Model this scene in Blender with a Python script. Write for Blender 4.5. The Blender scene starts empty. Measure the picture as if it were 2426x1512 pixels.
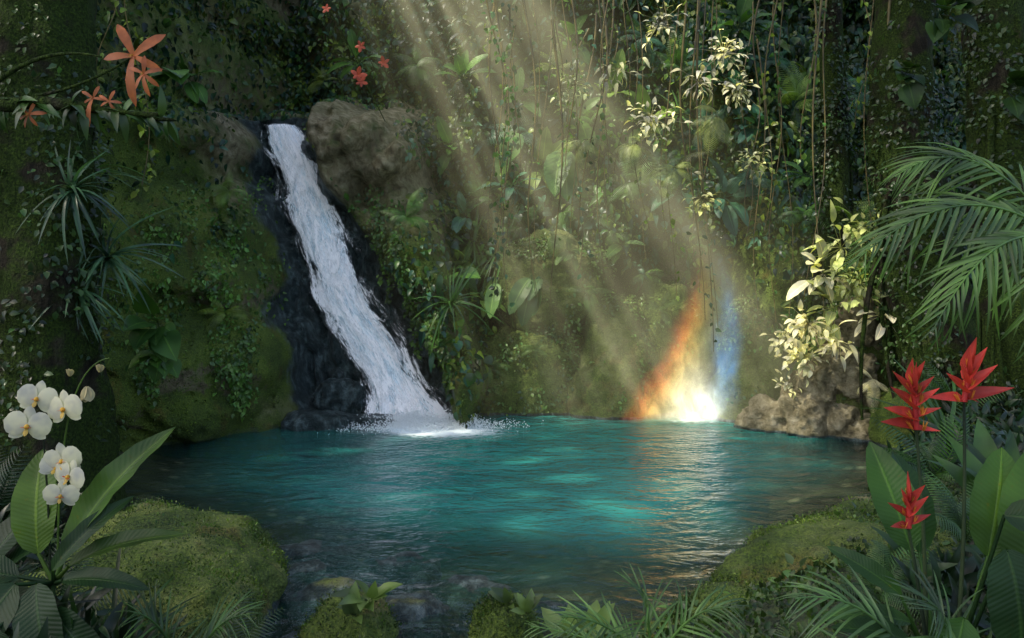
import bpy, math, random
import numpy as np
from mathutils import Vector, Matrix
rng = np.random.default_rng(11)
random.seed(5)
scene = bpy.context.scene
col = scene.collection

# ------------------------------------------------------------------ noise
def _h(i, j, k, s):
    n = (i*374761393 + j*668265263 + k*1442695041 + s*1274126177) & 0xffffffff
    n = ((n ^ (n >> 13))*1274126177) & 0xffffffff
    n = ((n ^ (n >> 15))*2246822519) & 0xffffffff
    return ((n ^ (n >> 16)) & 0xffffffff)/4294967296.0
def vn(x, y, z, s=0):
    x, y, z = np.broadcast_arrays(np.asarray(x, float), np.asarray(y, float), np.asarray(z, float))
    xi, yi, zi = np.floor(x).astype(np.int64), np.floor(y).astype(np.int64), np.floor(z).astype(np.int64)
    fx, fy, fz = x-xi, y-yi, z-zi
    fx = fx*fx*fx*(fx*(fx*6-15)+10); fy = fy*fy*fy*(fy*(fy*6-15)+10); fz = fz*fz*fz*(fz*(fz*6-15)+10)
    def L(a, b, t): return a+(b-a)*t
    r = L(L(L(_h(xi, yi, zi, s), _h(xi+1, yi, zi, s), fx), L(_h(xi, yi+1, zi, s), _h(xi+1, yi+1, zi, s), fx), fy),
          L(L(_h(xi, yi, zi+1, s), _h(xi+1, yi, zi+1, s), fx), L(_h(xi, yi+1, zi+1, s), _h(xi+1, yi+1, zi+1, s), fx), fy), fz)
    return r*2-1
def fbm(x, y, z, o=4, s=0):
    r = 0; a = 1; t = 0
    for i in range(o):
        f = 2.03**i
        r = r + a*vn(x*f+i*3.7, y*f+i*1.3, z*f+i*5.1, s+i); t += a; a *= .5
    return r/t
def sm(a, b, x):
    t = np.clip((x-a)/(b-a), 0, 1)
    return t*t*(3-2*t)
def nrm(v):
    v = np.asarray(v, float)
    return v/np.maximum(np.linalg.norm(v, axis=-1, keepdims=True), 1e-9)

# ------------------------------------------------------------------ mesh helpers
def mk(name, V, F, mat=None, C=None, UV=None, smooth=True, parent=None):
    V = np.asarray(V, np.float32); F = np.asarray(F, np.int32)
    me = bpy.data.meshes.new(name)
    me.vertices.add(len(V)); me.vertices.foreach_set('co', V.ravel())
    nf, k = F.shape
    me.loops.add(nf*k); me.loops.foreach_set('vertex_index', F.ravel())
    me.polygons.add(nf); me.polygons.foreach_set('loop_start', np.arange(0, nf*k, k, dtype=np.int32))
    me.polygons.foreach_set('use_smooth', np.full(nf, smooth))
    if C is not None:
        a = me.color_attributes.new('tint', 'FLOAT_COLOR', 'POINT')
        c4 = np.ones((len(V), 4), np.float32); c4[:, :3] = C
        a.data.foreach_set('color', c4.ravel())
    if UV is not None:
        u = me.uv_layers.new(name='UVMap')
        u.data.foreach_set('uv', np.asarray(UV, np.float32)[F.ravel()].ravel())
    me.update(calc_edges=True)
    ob = bpy.data.objects.new(name, me)
    if mat: me.materials.append(mat)
    col.objects.link(ob)
    if parent: ob.parent = parent
    return ob
class MB:
    def __init__(s): s.V = []; s.F = []; s.C = []; s.U = []; s.n = 0
    def add(s, V, F, U, C):
        s.V.append(V); s.F.append(F+s.n); s.U.append(U)
        C = np.asarray(C, float)
        if C.ndim == 1: C = np.tile(C, (len(V), 1))
        s.C.append(C); s.n += len(V)
    def build(s, name, mat, parent=None, smooth=True):
        return mk(name, np.concatenate(s.V), np.concatenate(s.F), mat, np.concatenate(s.C), np.concatenate(s.U), smooth, parent)
def tag(o, label, cat=None, group=None, kind=None):
    o['label'] = label
    if cat: o['category'] = cat
    if group: o['group'] = group
    if kind: o['kind'] = kind
    return o
def empty(name, loc=(0, 0, 0)):
    e = bpy.data.objects.new(name, None); e.location = loc; e.empty_display_size = .1
    col.objects.link(e); return e
def grid_faces(a, b):
    i, j = np.meshgrid(np.arange(a-1), np.arange(b-1), indexing='ij')
    p = (i*b+j).ravel()
    return np.stack([p, p+1, p+b+1, p+b], 1)

def leafT(nl, nw, wf, droop=.2, fold=.15, wave=0.0, cup=0.0):
    V = []; U = []
    for i in range(nl+1):
        t = i/nl; w = wf(t)
        for j in range(-nw, nw+1):
            x = j/nw*w
            z = -droop*t*t + fold*abs(x) - cup*x*x*4 + wave*math.sin(t*26+(1 if j > 0 else 0))*abs(j/nw)
            y = t*(1-.25*droop*t)
            V.append((x, y, z)); U.append((j/nw*.5+.5, t))
    F = grid_faces(nl+1, 2*nw+1)
    return np.array(V), F, np.array(U)
ov = lambda W: (lambda t: W*math.sin(math.pi*min(1, max(0, t))**.72)**.85+.006)
def strapw(W): return lambda t: W*(min(1, t*8+.4))*(1-t)**.45+.002
def tab(xs, ys): return lambda t: float(np.interp(t, xs, ys))
T_small = leafT(3, 1, ov(.30), .25, .3)
T_tiny = leafT(2, 1, tab([0, .5, 1], [.05, .28, .01]), .25, .3)
T_ov = leafT(5, 1, ov(.24), .35, .3)
T_heart = leafT(6, 2, tab([0, .05, .15, .3, .5, .7, .85, .95, 1], [.12, .3, .4, .44, .4, .28, .15, .05, .005]), .3, .2)
T_lance = leafT(7, 1, ov(.13), .5, .35)
T_strap = leafT(9, 1, strapw(.032), .9, .5)
T_big = leafT(14, 3, tab([0, .04, .12, .25, .45, .65, .82, .93, 1], [.03, .09, .15, .19, .21, .19, .13, .07, .004]), .35, .25, .010)
T_pin = leafT(4, 1, strapw(.05), .35, .5)
T_petal = leafT(10, 2, tab([0, .1, .3, .55, .8, .93, 1], [.05, .07, .10, .14, .12, .06, .006]), .45, .25, .008, .3)
T_round = leafT(8, 3, tab([0, .08, .25, .5, .75, .9, .97, 1], [.06, .26, .46, .54, .46, .3, .16, .02]), .12, .1, .012, .12)
T_sepal = leafT(8, 2, tab([0, .1, .3, .55, .8, .93, 1], [.08, .16, .25, .3, .22, .12, .02]), .12, .05, .004, .2)
T_bract = leafT(8, 2, tab([0, .1, .3, .6, .85, 1], [.09, .18, .185, .125, .05, .003]), -.12, .8)

def inst(T, pos, d, n, s, tint, sx=None):
    """place many copies of a leaf: d = leaf axis, n = upper side"""
    V, F, U = T
    pos = np.atleast_2d(np.asarray(pos, float)); m = len(pos)
    d = nrm(np.broadcast_to(d, (m, 3))); n = np.broadcast_to(np.asarray(n, float), (m, 3))
    X = nrm(np.cross(d, n)); N = np.cross(X, d)
    s = np.broadcast_to(np.asarray(s, float), (m,))
    sx = np.ones(m) if sx is None else np.broadcast_to(np.asarray(sx, float), (m,))
    W = (V[None, :, 0, None]*X[:, None]*sx[:, None, None]+V[None, :, 1, None]*d[:, None]+V[None, :, 2, None]*N[:, None])*s[:, None, None]+pos[:, None]
    k = len(V)
    FF = (F[None]+(np.arange(m)*k)[:, None, None]).reshape(-1, 4)
    C = np.repeat(np.broadcast_to(np.asarray(tint, float), (m, 3)), k, axis=0)
    return W.reshape(-1, 3), FF, np.tile(U, (m, 1)), C
def tube(P, R, k, c, ref=(0.13, .9, .2)):
    P = np.asarray(P, float); n = len(P); R = np.broadcast_to(np.asarray(R, float), (n,))
    T = nrm(np.gradient(P, axis=0)); A = nrm(np.cross(T, np.broadcast_to(ref, (n, 3)))); B = np.cross(T, A)
    th = np.linspace(0, 2*np.pi, k, endpoint=False)
    V = P[:, None]+R[:, None, None]*(np.cos(th)[None, :, None]*A[:, None]+np.sin(th)[None, :, None]*B[:, None])
    F = []
    for i in range(n-1):
        for j in range(k):
            F.append((i*k+j, i*k+(j+1) % k, (i+1)*k+(j+1) % k, (i+1)*k+j))
    U = np.stack(np.meshgrid(np.linspace(0, 1, n), np.linspace(0, 1, k), indexing='ij'), -1).reshape(-1, 2)[:, ::-1]
    return V.reshape(-1, 3), np.array(F), U, np.asarray(c, float)
def bez(p0, p1, p2, n=12, p3=None):
    t = np.linspace(0, 1, n)[:, None]; p0, p1, p2 = map(lambda q: np.asarray(q, float), (p0, p1, p2))
    if p3 is None: return (1-t)**2*p0+2*t*(1-t)*p1+t*t*p2
    p3 = np.asarray(p3, float)
    return (1-t)**3*p0+3*t*(1-t)**2*p1+3*t*t*(1-t)*p2+t**3*p3
def csphere(n):
    g = np.tan(np.linspace(-math.pi/4, math.pi/4, n+1))
    a, b = np.meshgrid(g, g, indexing='ij'); o = np.ones_like(a)
    Vs = []; Fs = []; k = 0
    for P in ((a, b, o), (b, a, -o), (o, a, b), (-o, b, a), (b, o, a), (a, -o, b)):
        Vs.append(np.stack(P, -1).reshape(-1, 3)); Fs.append(grid_faces(n+1, n+1)+k); k += (n+1)**2
    V = nrm(np.concatenate(Vs)); F = np.concatenate(Fs)
    q, idx, inv = np.unique(np.round(V, 5), axis=0, return_index=True, return_inverse=True)
    return V[idx], inv.ravel()[F]

# ------------------------------------------------------------------ materials
class NT:
    def __init__(s, name):
        s.mat = bpy.data.materials.new(name); s.mat.use_nodes = True
        s.t = s.mat.node_tree; s.t.nodes.clear(); s.out = s.t.nodes.new('ShaderNodeOutputMaterial')
    def n(s, ty, **kw):
        x = s.t.nodes.new(ty)
        for k, v in kw.items(): setattr(x, k, v)
        return x
    def l(s, a, b): s.t.links.new(a, b)
    def put(s, sock, v):
        if isinstance(v, bpy.types.NodeSocket): s.l(v, sock)
        else: sock.default_value = v
    def m(s, op, a, b=None, c=None, clamp=False):
        x = s.n('ShaderNodeMath', operation=op, use_clamp=clamp)
        s.put(x.inputs[0], a)
        if b is not None: s.put(x.inputs[1], b)
        if c is not None: s.put(x.inputs[2], c)
        return x.outputs[0]
    def mix(s, f, a, b, bt='MIX'):
        x = s.n('ShaderNodeMix', data_type='RGBA', blend_type=bt)
        s.put(x.inputs[0], f)
        for sk, v in ((x.inputs[6], a), (x.inputs[7], b)):
            if isinstance(v, tuple): v = (v+(1,))[:4]
            s.put(sk, v)
        return x.outputs[2]
    def noise(s, vec, scale, detail=4, rough=.55, dist=0):
        x = s.n('ShaderNodeTexNoise'); s.l(vec, x.inputs['Vector'])
        x.inputs['Scale'].default_value = scale; x.inputs['Detail'].default_value = detail
        x.inputs['Roughness'].default_value = rough; x.inputs['Distortion'].default_value = dist
        return x.outputs['Fac']
    def ramp(s, f, stops):
        x = s.n('ShaderNodeValToRGB'); s.l(f, x.inputs[0]); e = x.color_ramp.elements
        while len(e) > 1: e.remove(e[-1])
        e[0].position = stops[0][0]; e[0].color = tuple(stops[0][1])+((1,) if len(stops[0][1]) == 3 else ())
        for p, c in stops[1:]:
            q = e.new(p); q.color = tuple(c)+((1,) if len(c) == 3 else ())
        return x.outputs[0]
    def sstep(s, a, b, x):
        r = s.n('ShaderNodeMapRange', interpolation_type='SMOOTHSTEP'); s.l(x, r.inputs[0])
        r.inputs[1].default_value = a; r.inputs[2].default_value = b
        return r.outputs[0]
    def bump(s, h, st, dist, nin=None):
        x = s.n('ShaderNodeBump'); x.inputs['Strength'].default_value = st; x.inputs['Distance'].default_value = dist
        s.l(h, x.inputs['Height'])
        if nin: s.l(nin, x.inputs['Normal'])
        return x.outputs[0]
    def geo(s): return s.n('ShaderNodeNewGeometry')
    def mapping(s, v, sc):
        x = s.n('ShaderNodeMapping'); s.l(v, x.inputs[0]); x.inputs['Scale'].default_value = sc; return x.outputs[0]

def leaf_mat(name, rough=.38, trans=.28, veins=False, nscale=3.0, var=.5, spec=.36):
    N = NT(name)
    a = N.n('ShaderNodeAttribute', attribute_name='tint').outputs['Color']
    P = N.geo().outputs['Position']
    v = N.noise(P, nscale, 2)
    c = N.mix(N.sstep(.3, .7, v), N.mix(1.0, a, (1-var, 1-var, 1-var*.8), 'MULTIPLY'), N.mix(1.0, a, (1+var, 1+var*.8, 1.0), 'MULTIPLY'))
    nrmsock = None
    if veins:
        uv = N.n('ShaderNodeTexCoord').outputs['UV']; sp = N.n('ShaderNodeSeparateXYZ'); N.l(uv, sp.inputs[0])
        ax = N.m('ABSOLUTE', N.m('SUBTRACT', sp.outputs[0], .5))
        rib = N.sstep(.045, .012, ax)
        vv = N.m('SINE', N.m('MULTIPLY', N.m('SUBTRACT', sp.outputs[1], N.m('MULTIPLY', ax, .22)), 150.0))
        c = N.mix(N.m('MULTIPLY', N.sstep(.2, 1.0, vv), .14), c, N.mix(1.0, c, (1.6, 1.5, 1.3), 'MULTIPLY'))
        c = N.mix(N.m('MULTIPLY', rib, .6), c, N.mix(1.0, c, (2.6, 2.2, 1.8), 'MULTIPLY'))
        bl = N.noise(P, 35, 3)
        c = N.mix(N.sstep(.62, .75, bl), c, N.mix(1.0, c, (1.5, .9, .6), 'MULTIPLY'))
        nrmsock = N.bump(N.m('ADD', N.m('MULTIPLY', vv, .3), N.m('MULTIPLY', rib, 1.5)), .35, .004)
    b = N.n('ShaderNodeBsdfPrincipled'); N.l(c, b.inputs['Base Color']); b.inputs['Roughness'].default_value = rough
    b.inputs['Specular IOR Level'].default_value = spec
    t = N.n('ShaderNodeBsdfTranslucent'); N.l(N.mix(1.0, c, (1.5, 1.6, .7), 'MULTIPLY'), t.inputs[0])
    if nrmsock: N.l(nrmsock, b.inputs['Normal'])
    x = N.n('ShaderNodeMixShader'); x.inputs[0].default_value = trans
    N.l(b.outputs[0], x.inputs[1]); N.l(t.outputs[0], x.inputs[2]); N.l(x.outputs[0], N.out.inputs[0])
    return N.mat
M_leaf = leaf_mat('small_leaf')
M_gloss = leaf_mat('glossy_leaf', .40, .22, True, 2.0, .45, .18)
M_petal = leaf_mat('petal', .5, .3, False, 12.0, .22, .25)
M_can = leaf_mat('canopy_leaf', .6, .1)

def rock_mat(name):
    """tint attribute: R wetness, G moss, B bare brown rock"""
    N = NT(name); P = N.geo().outputs['Position']; Nz = N.n('ShaderNodeSeparateXYZ'); N.l(N.geo().outputs['Normal'], Nz.inputs[0])
    at = N.n('ShaderNodeAttribute', attribute_name='tint'); sp = N.n('ShaderNodeSeparateColor'); N.l(at.outputs['Color'], sp.inputs[0])
    big = N.noise(P, 1.3, 4, .6); mid = N.noise(P, 6, 5, .65, .3); fine = N.noise(P, 45, 3, .7)
    rock = N.ramp(mid, [(.25, (.04, .034, .020)), (.42, (.15, .13, .07)), (.56, (.28, .245, .15)), (.75, (.46, .42, .30))])
    wet = N.ramp(N.noise(N.mapping(P, (1.6, 1.6, .7)), 5, 5, .7), [(.3, (.006, .012, .012)), (.5, (.030, .048, .048)), (.68, (.13, .18, .18))])
    moss = N.ramp(N.m('ADD', N.m('MULTIPLY', fine, .55), N.m('MULTIPLY', big, .5)),
                  [(.33, (.008, .017, .003)), (.45, (.042, .074, .011)), (.56, (.095, .15, .018)), (.70, (.20, .26, .04))])
    moss = N.mix(N.sstep(.54, .70, N.noise(P, 2.7, 4)), moss, N.mix(1.0, moss, (1.1, .70, .8), 'MULTIPLY'))
    mk_ = N.m('ADD', N.m('ADD', N.m('MULTIPLY', Nz.outputs[2], .30), N.m('MULTIPLY', mid, 1.0)), N.m('MULTIPLY', sp.outputs[1], .9))
    mk_ = N.sstep(.80, 1.02, mk_)
    c = N.mix(mk_, rock, moss)
    bm = N.m('MULTIPLY', sp.outputs[2], N.sstep(.35, .55, N.m('ADD', big, N.m('MULTIPLY', N.m('SUBTRACT', sp.outputs[2], .5), .22))))
    c = N.mix(bm, c, rock)
    wm = N.sstep(.35, .65, N.m('ADD', sp.outputs[0], N.m('MULTIPLY', N.m('SUBTRACT', mid, .5), .5)))
    c = N.mix(wm, c, wet)
    hh = N.m('ADD', N.m('MULTIPLY', mid, .5), N.m('MULTIPLY', fine, .35))
    b = N.n('ShaderNodeBsdfPrincipled'); N.l(c, b.inputs['Base Color'])
    r = N.n('ShaderNodeMapRange'); N.l(wm, r.inputs[0]); r.inputs[3].default_value = .9; r.inputs[4].default_value = .28
    N.l(r.outputs[0], b.inputs['Roughness']); b.inputs['Specular IOR Level'].default_value = .35
    N.l(N.bump(hh, 1.0, .17), b.inputs['Normal']); N.l(b.outputs[0], N.out.inputs[0])
    return N.mat
M_rock = rock_mat('mossy_rock')

def bark_mat():
    N = NT('mossy_bark'); P = N.geo().outputs['Position']
    a = N.noise(N.mapping(P, (1, 1, .35)), 9, 5, .65, .4); f = N.noise(P, 40, 3, .7); g = N.noise(P, 2.2, 3)
    bark = N.ramp(a, [(.3, (.005, .005, .003)), (.5, (.022, .019, .012)), (.7, (.05, .045, .028))])
    moss = N.ramp(f, [(.3, (.005, .010, .002)), (.55, (.026, .048, .007)), (.75, (.065, .10, .013))])
    c = N.mix(N.sstep(.36, .50, g), bark, moss)
    b = N.n('ShaderNodeBsdfPrincipled'); N.l(c, b.inputs['Base Color']); b.inputs['Roughness'].default_value = .95; b.inputs['Specular IOR Level'].default_value = .15
    N.l(N.bump(N.m('ADD', a, N.m('MULTIPLY', f, .4)), 1, .12), b.inputs['Normal']); N.l(b.outputs[0], N.out.inputs[0])
    return N.mat
M_bark = bark_mat()

# ------------------------------------------------------------------ terrain functions (metres)
def chute_x(z): return -1.87-.513*z+.10*np.sin(z*1.5+.6)
def chute_y(z): return 13.95+.38*z
def xl_(z): return np.interp(z, [-1, .6, 2.9, 5.2, 6], [-3.4, -3.65, -4.25, -5.05, -5.3])
def xr_(z): return np.interp(z, [-1, 0, .6, 2.9, 5.2, 6], [-.75, -.9, -1.15, -2.55, -4.1, -4.4])
BUMPS = [(-.5, 2.3, .6, 1.4, .5), (2.3, 3.7, .9, .9, .7), (5.1, 2.4, .9, 2.2, .8), (-4.75, 1.2, .8, 1.2, .8), (-5.1, 3.4, .8, 1.0, .8), (-6.2, 2.0, .9, 1.8, .8), (-5.6, 4.8, .8, .7, .6), (-5.9, .6, .7, .8, .6), (-4.6, 2.3, .5, .5, .4), (-5.5, 2.4, .5, .6, .5),
         (-3.3, 5.25, .85, .65, .6), (-2.45, 4.9, .7, .9, .75), (-3.2, 4.3, .6, .6, .4), (-2.2, 4.0, .6, .7, .5), (-1.6, 2.9, .55, .8, .55), (-1.2, 1.8, .4, .8, .45), (-.85, .6, .35, .8, .4), (3.5, 3.2, .6, .6, .5)]
def cliff(x, z, detail=True):
    yc = chute_y(z); xl = xl_(z)+.2*vn(z*1.6, 0, 3, 4); xr = xr_(z)+.15*vn(z*1.4, 7, 3, 5)
    left = np.interp(x, [-12, -8, -6, -5.3, -4.5, -3.5, -2], [5, 8.2, 10.0, 11, 11.9, 12.75, 13.4])+.16*z+.9*sm(5, 7.5, z)
    k = np.exp(-((x-xl)/1.1)**2)
    left = left*(1-k)+(np.minimum(yc, 16.2)-.75)*k
    right = np.interp(x, [-6, .5, 2.2, 4.2, 5.6, 6.3, 7.5, 9, 12], [15.9, 15.9, 15.8, 14.9, 13.6, 12.9, 11.5, 9.5, 5])+.16*z
    rw = np.interp(z, [0, .6, 2.9, 5, 6], [.45, .6, 1.25, 1.9, 2.2])
    rr = (x-xr)/rw
    rid = yc-.35-.5*np.sqrt(np.clip(1-(rr*1.3-.6)**2, 0, 1))
    rgt = rid+(np.maximum(right, rid)-rid)*sm(.8, 1.5, rr)
    wl = sm(-.32, .12, x-xl); wr = sm(-.12, .25, x-xr)
    y = left*(1-wl)+yc*wl
    y = y*(1-wr)+rgt*wr
    ch = wl*(1-wr)*(1-sm(5.5, 5.8, z))
    inr = sm(-.8, -.2, x-xl)*(1-sm(1.0, 1.6, rr))
    zt = 5.6+.35*sm(-.1, .5, x-xr)-.75*sm(.7, 1.5, rr)+.22*vn(x*1.7, 1, 2, 8)
    cut = inr*(sm(0, .35, z-zt)*(1-wr)+np.clip((z-zt+.75)/1.2, 0, 1)**2*wr)
    y = y+2.2*cut
    for bx, bz, rx, rz, am in BUMPS:
        wx_ = x+.18*vn(x*1.3+bx, z*1.3, 2, 5); wz_ = z+.25*vn(x*1.1, z*1.1+bz, 6, 5)
        r2 = ((wx_-bx)/rx)**2+((wz_-bz)/rz)**2
        y = y-am*np.clip(1-r2, 0, 1)**.55
    if detail:
        y = y-(1-.7*ch)*.5*fbm(x*.7, z*.7, 3.3, 3, 2)
        y = y-.24*fbm(x*2.2, z*2.0, y*.6, 4, 9)
        rd = 1-np.abs(fbm(x*2.6+z*.6, z*1.5, 4., 4, 21))*2
        y = y-(.18+.08*ch)*rd-.09*fbm(x*8, z*8, 1.5, 3, 31)
    return y, ch, inr*(1-ch)*sm(2.6, 4.4, z)*(1-.8*sm(0, .35, z-zt-.2)*inr)

POOL = np.array([(-5.5, 11.2), (-5.0, 9.6), (-4.6, 8.6), (-4.1, 7.4), (-3.4, 6.0), (-2.6, 5.0), (-1.5, 4.7), (.2, 4.9), (.9, 5.4), (1.5, 6.0), (2.3, 7.0), (3.3, 8.2),
                 (4.7, 9.6), (5.5, 11), (6.6, 13), (7, 18.5), (-7, 18.5), (-6.5, 12)])
def pool_sd(x, y):
    d = np.full(x.shape, 1e9); ins = np.zeros(x.shape, bool); n = len(POOL)
    for i in range(n):
        a = POOL[i]; b = POOL[(i+1) % n]; e = b-a
        t = np.clip(((x-a[0])*e[0]+(y-a[1])*e[1])/(e@e), 0, 1)
        d = np.minimum(d, np.hypot(x-a[0]-t*e[0], y-a[1]-t*e[1]))
        c = ((a[1] > y) != (b[1] > y)) & (x < (b[0]-a[0])*(y-a[1])/(b[1]-a[1]+1e-12)+a[0])
        ins ^= c
    return np.where(ins, d, -d)
def ground_z(x, y):
    sd = pool_sd(x, y)
    z = np.where(sd > 0, -np.minimum(sd*.22, 1.4), np.minimum(-sd*.55, .45))
    amp = 1/(1+np.exp((np.hypot(x, y-8)-40)/5))
    return z+.10*fbm(x*1.1, y*1.1, 0, 4, 3)*amp+.03*fbm(x*5, y*5, 0, 3, 6)*amp

# ------------------------------------------------------------------ cliff
xs = np.arange(-12, 12.01, .05); zs = np.arange(-1.5, 13.01, .055)
X, Z = np.meshgrid(xs, zs, indexing='ij')
Y, CH, RK = cliff(X, Z)
mossn = .6+.45*fbm(X*.9, Z*.9, 2, 3, 44)
C = np.stack([np.clip(CH+.45*sm(.25, .0, Z), 0, 1), np.clip(mossn+.1-.25*RK, 0, 1), np.clip(RK*.82+.45*sm(.2, .55, fbm(X*.8, Z*.8, 8, 3, 51)), 0, 1)], -1)
o = mk('cliff', np.stack([X, Y, Z], -1).reshape(-1, 3), grid_faces(len(xs), len(zs))[:, ::-1], M_rock, C.reshape(-1, 3))
tag(o, 'mossy rock cliff wrapping around the turquoise pool', 'cliff', kind='structure')
gx = np.concatenate([[-300, -120, -50, -25], np.arange(-14, 14.01, .1), [25, 50, 120, 300]])
gy = np.concatenate([[-300, -120, -50, -20], np.arange(-4, 20.01, .1), [30, 60, 140, 300]])
X, Y = np.meshgrid(gx, gy, indexing='ij')
Zg = ground_z(X, Y)
def bed_mat():
    N = NT('forest_floor'); P = N.geo().outputs['Position']; sp = N.n('ShaderNodeSeparateXYZ'); N.l(P, sp.inputs[0])
    vo = N.n('ShaderNodeTexVoronoi'); N.l(P, vo.inputs['Vector']); vo.inputs['Scale'].default_value = 3.2
    hs = N.n('ShaderNodeSeparateColor'); N.l(vo.outputs['Color'], hs.inputs[0])
    st = N.ramp(hs.outputs[0], [(0, (.08, .075, .04)), (.5, (.24, .19, .11)), (1, (.48, .36, .22))])
    st = N.mix(N.sstep(.1, .3, vo.outputs['Distance']), st, N.mix(1.0, st, (.22, .25, .23), 'MULTIPLY'))
    c = N.mix(N.sstep(-.45, -1.0, sp.outputs[2]), st, (.03, .18, .155))
    so = N.ramp(N.noise(P, 9, 5, .7), [(.3, (.006, .009, .003)), (.5, (.025, .038, .008)), (.7, (.07, .10, .02))])
    c = N.mix(N.sstep(-.02, .06, sp.outputs[2]), c, so)
    b = N.n('ShaderNodeBsdfPrincipled'); N.l(c, b.inputs['Base Color']); b.inputs['Roughness'].default_value = .85
    N.l(N.bump(N.m('ADD', N.noise(P, 14, 4), N.m('MULTIPLY', vo.outputs['Distance'], -1.5)), .8, .08), b.inputs['Normal'])
    N.l(b.outputs[0], N.out.inputs[0]); return N.mat
o = mk('ground', np.stack([X, Y, Zg], -1).reshape(-1, 3), grid_faces(len(gx), len(gy))[:, ::-1], bed_mat())
tag(o, 'jungle floor with stony bed of the pool', 'ground', kind='structure')

def water_mat():
    N = NT('pool_water'); P = N.geo().outputs['Position']
    at = N.n('ShaderNodeAttribute', attribute_name='tint'); sp = N.n('ShaderNodeSeparateColor'); N.l(at.outputs['Color'], sp.inputs[0])
    h = N.m('ADD', N.noise(N.mapping(P, (.8, 1.5, 1)), 2.0, 3, .5, .8), N.m('MULTIPLY', N.noise(N.mapping(P, (1, 1.6, 1)), 7, 2, .6, .6), .25))
    nb = N.bump(h, .65, .14)
    fr = N.n('ShaderNodeFresnel'); fr.inputs[0].default_value = 1.33; N.l(nb, fr.inputs['Normal'])
    tr = N.n('ShaderNodeBsdfTransparent'); tr.inputs[0].default_value = (.74, .90, .82, 1)
    df = N.n('ShaderNodeBsdfDiffuse')
    cc = N.mix(N.sstep(.3, .7, N.noise(P, .6, 3)), (.018, .165, .150), (.030, .25, .215)); N.l(cc, df.inputs[0])
    mx = N.n('ShaderNodeMixShader'); N.l(sp.outputs[0], mx.inputs[0]); N.l(tr.outputs[0], mx.inputs[1]); N.l(df.outputs[0], mx.inputs[2])
    gl = N.n('ShaderNodeBsdfGlossy'); gl.inputs['Roughness'].default_value = .19; N.l(nb, gl.inputs['Normal'])
    m2 = N.n('ShaderNodeMixShader'); N.l(N.m('MULTIPLY', fr.outputs[0], 1.25, clamp=True), m2.inputs[0]); N.l(mx.outputs[0], m2.inputs[1]); N.l(gl.outputs[0], m2.inputs[2])
    fo = N.n('ShaderNodeBsdfDiffuse'); fo.inputs[0].default_value = (.80, .90, .93, 1)
    fm = N.m('MULTIPLY', sp.outputs[1], N.sstep(.40, .62, N.m('ADD', N.noise(N.mapping(P, (1, 1.6, 1)), 9, 5, .7, .6), N.m('MULTIPLY', N.m('SUBTRACT', sp.outputs[1], .5), .5))))
    m3 = N.n('ShaderNodeMixShader'); N.l(fm, m3.inputs[0]); N.l(m2.outputs[0], m3.inputs[1]); N.l(fo.outputs[0], m3.inputs[2])
    N.l(m3.outputs[0], N.out.inputs[0]); return N.mat
wx = np.arange(-7.5, 7.51, .06); wy = np.arange(3.6, 18.5, .06)
X, Y = np.meshgrid(wx, wy, indexing='ij')
sd = pool_sd(X, Y)
rr = np.hypot(X+1.5, (Y-13.6)*1.2)
Zw = .016*fbm(X*1.3, Y*2.2, 0, 4, 71)+.02*np.exp(-rr/1.5)*np.sin(rr*9+2*vn(X, Y, 0, 3))
deep = sm(.1, 2.0, sd)*np.exp(-((X-.9)/4.6)**2-(np.maximum(0, 8.8-.5*np.maximum(X, 0)+.35*np.maximum(-X, 0)-Y)/1.3)**2-(np.maximum(0, Y-12.5)/4.0)**2)
deep = np.clip(deep*1.05+.12*fbm(X*.6, Y*.6, 0, 3, 5), 0.02, .96)
foam = 1.5*np.exp(-(((X+1.35)/.75)**2+((Y-13.0)/.6)**2))+.5*np.exp(-(((X+.7)/1.0)**2+((Y-12.6)/.6)**2))+.55*np.exp(-(((X-3.1)/.5)**2+((Y-13.6)/.35)**2))
foam = foam+.25*sm(.40, .7, fbm(X*.8, Y*1.5, 0, 3, 93))*np.exp(-((X+1.2)/2.2)**2-((Y-10.8)/3.)**2)
o = mk('pool_water', np.stack([X, Y, Zw], -1).reshape(-1, 3), grid_faces(len(wx), len(wy))[:, ::-1], water_mat(), np.stack([deep, np.clip(foam, 0, 1), deep*0], -1).reshape(-1, 3))
tag(o, 'rippled turquoise water of the jungle pool', 'water', kind='structure')

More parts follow.
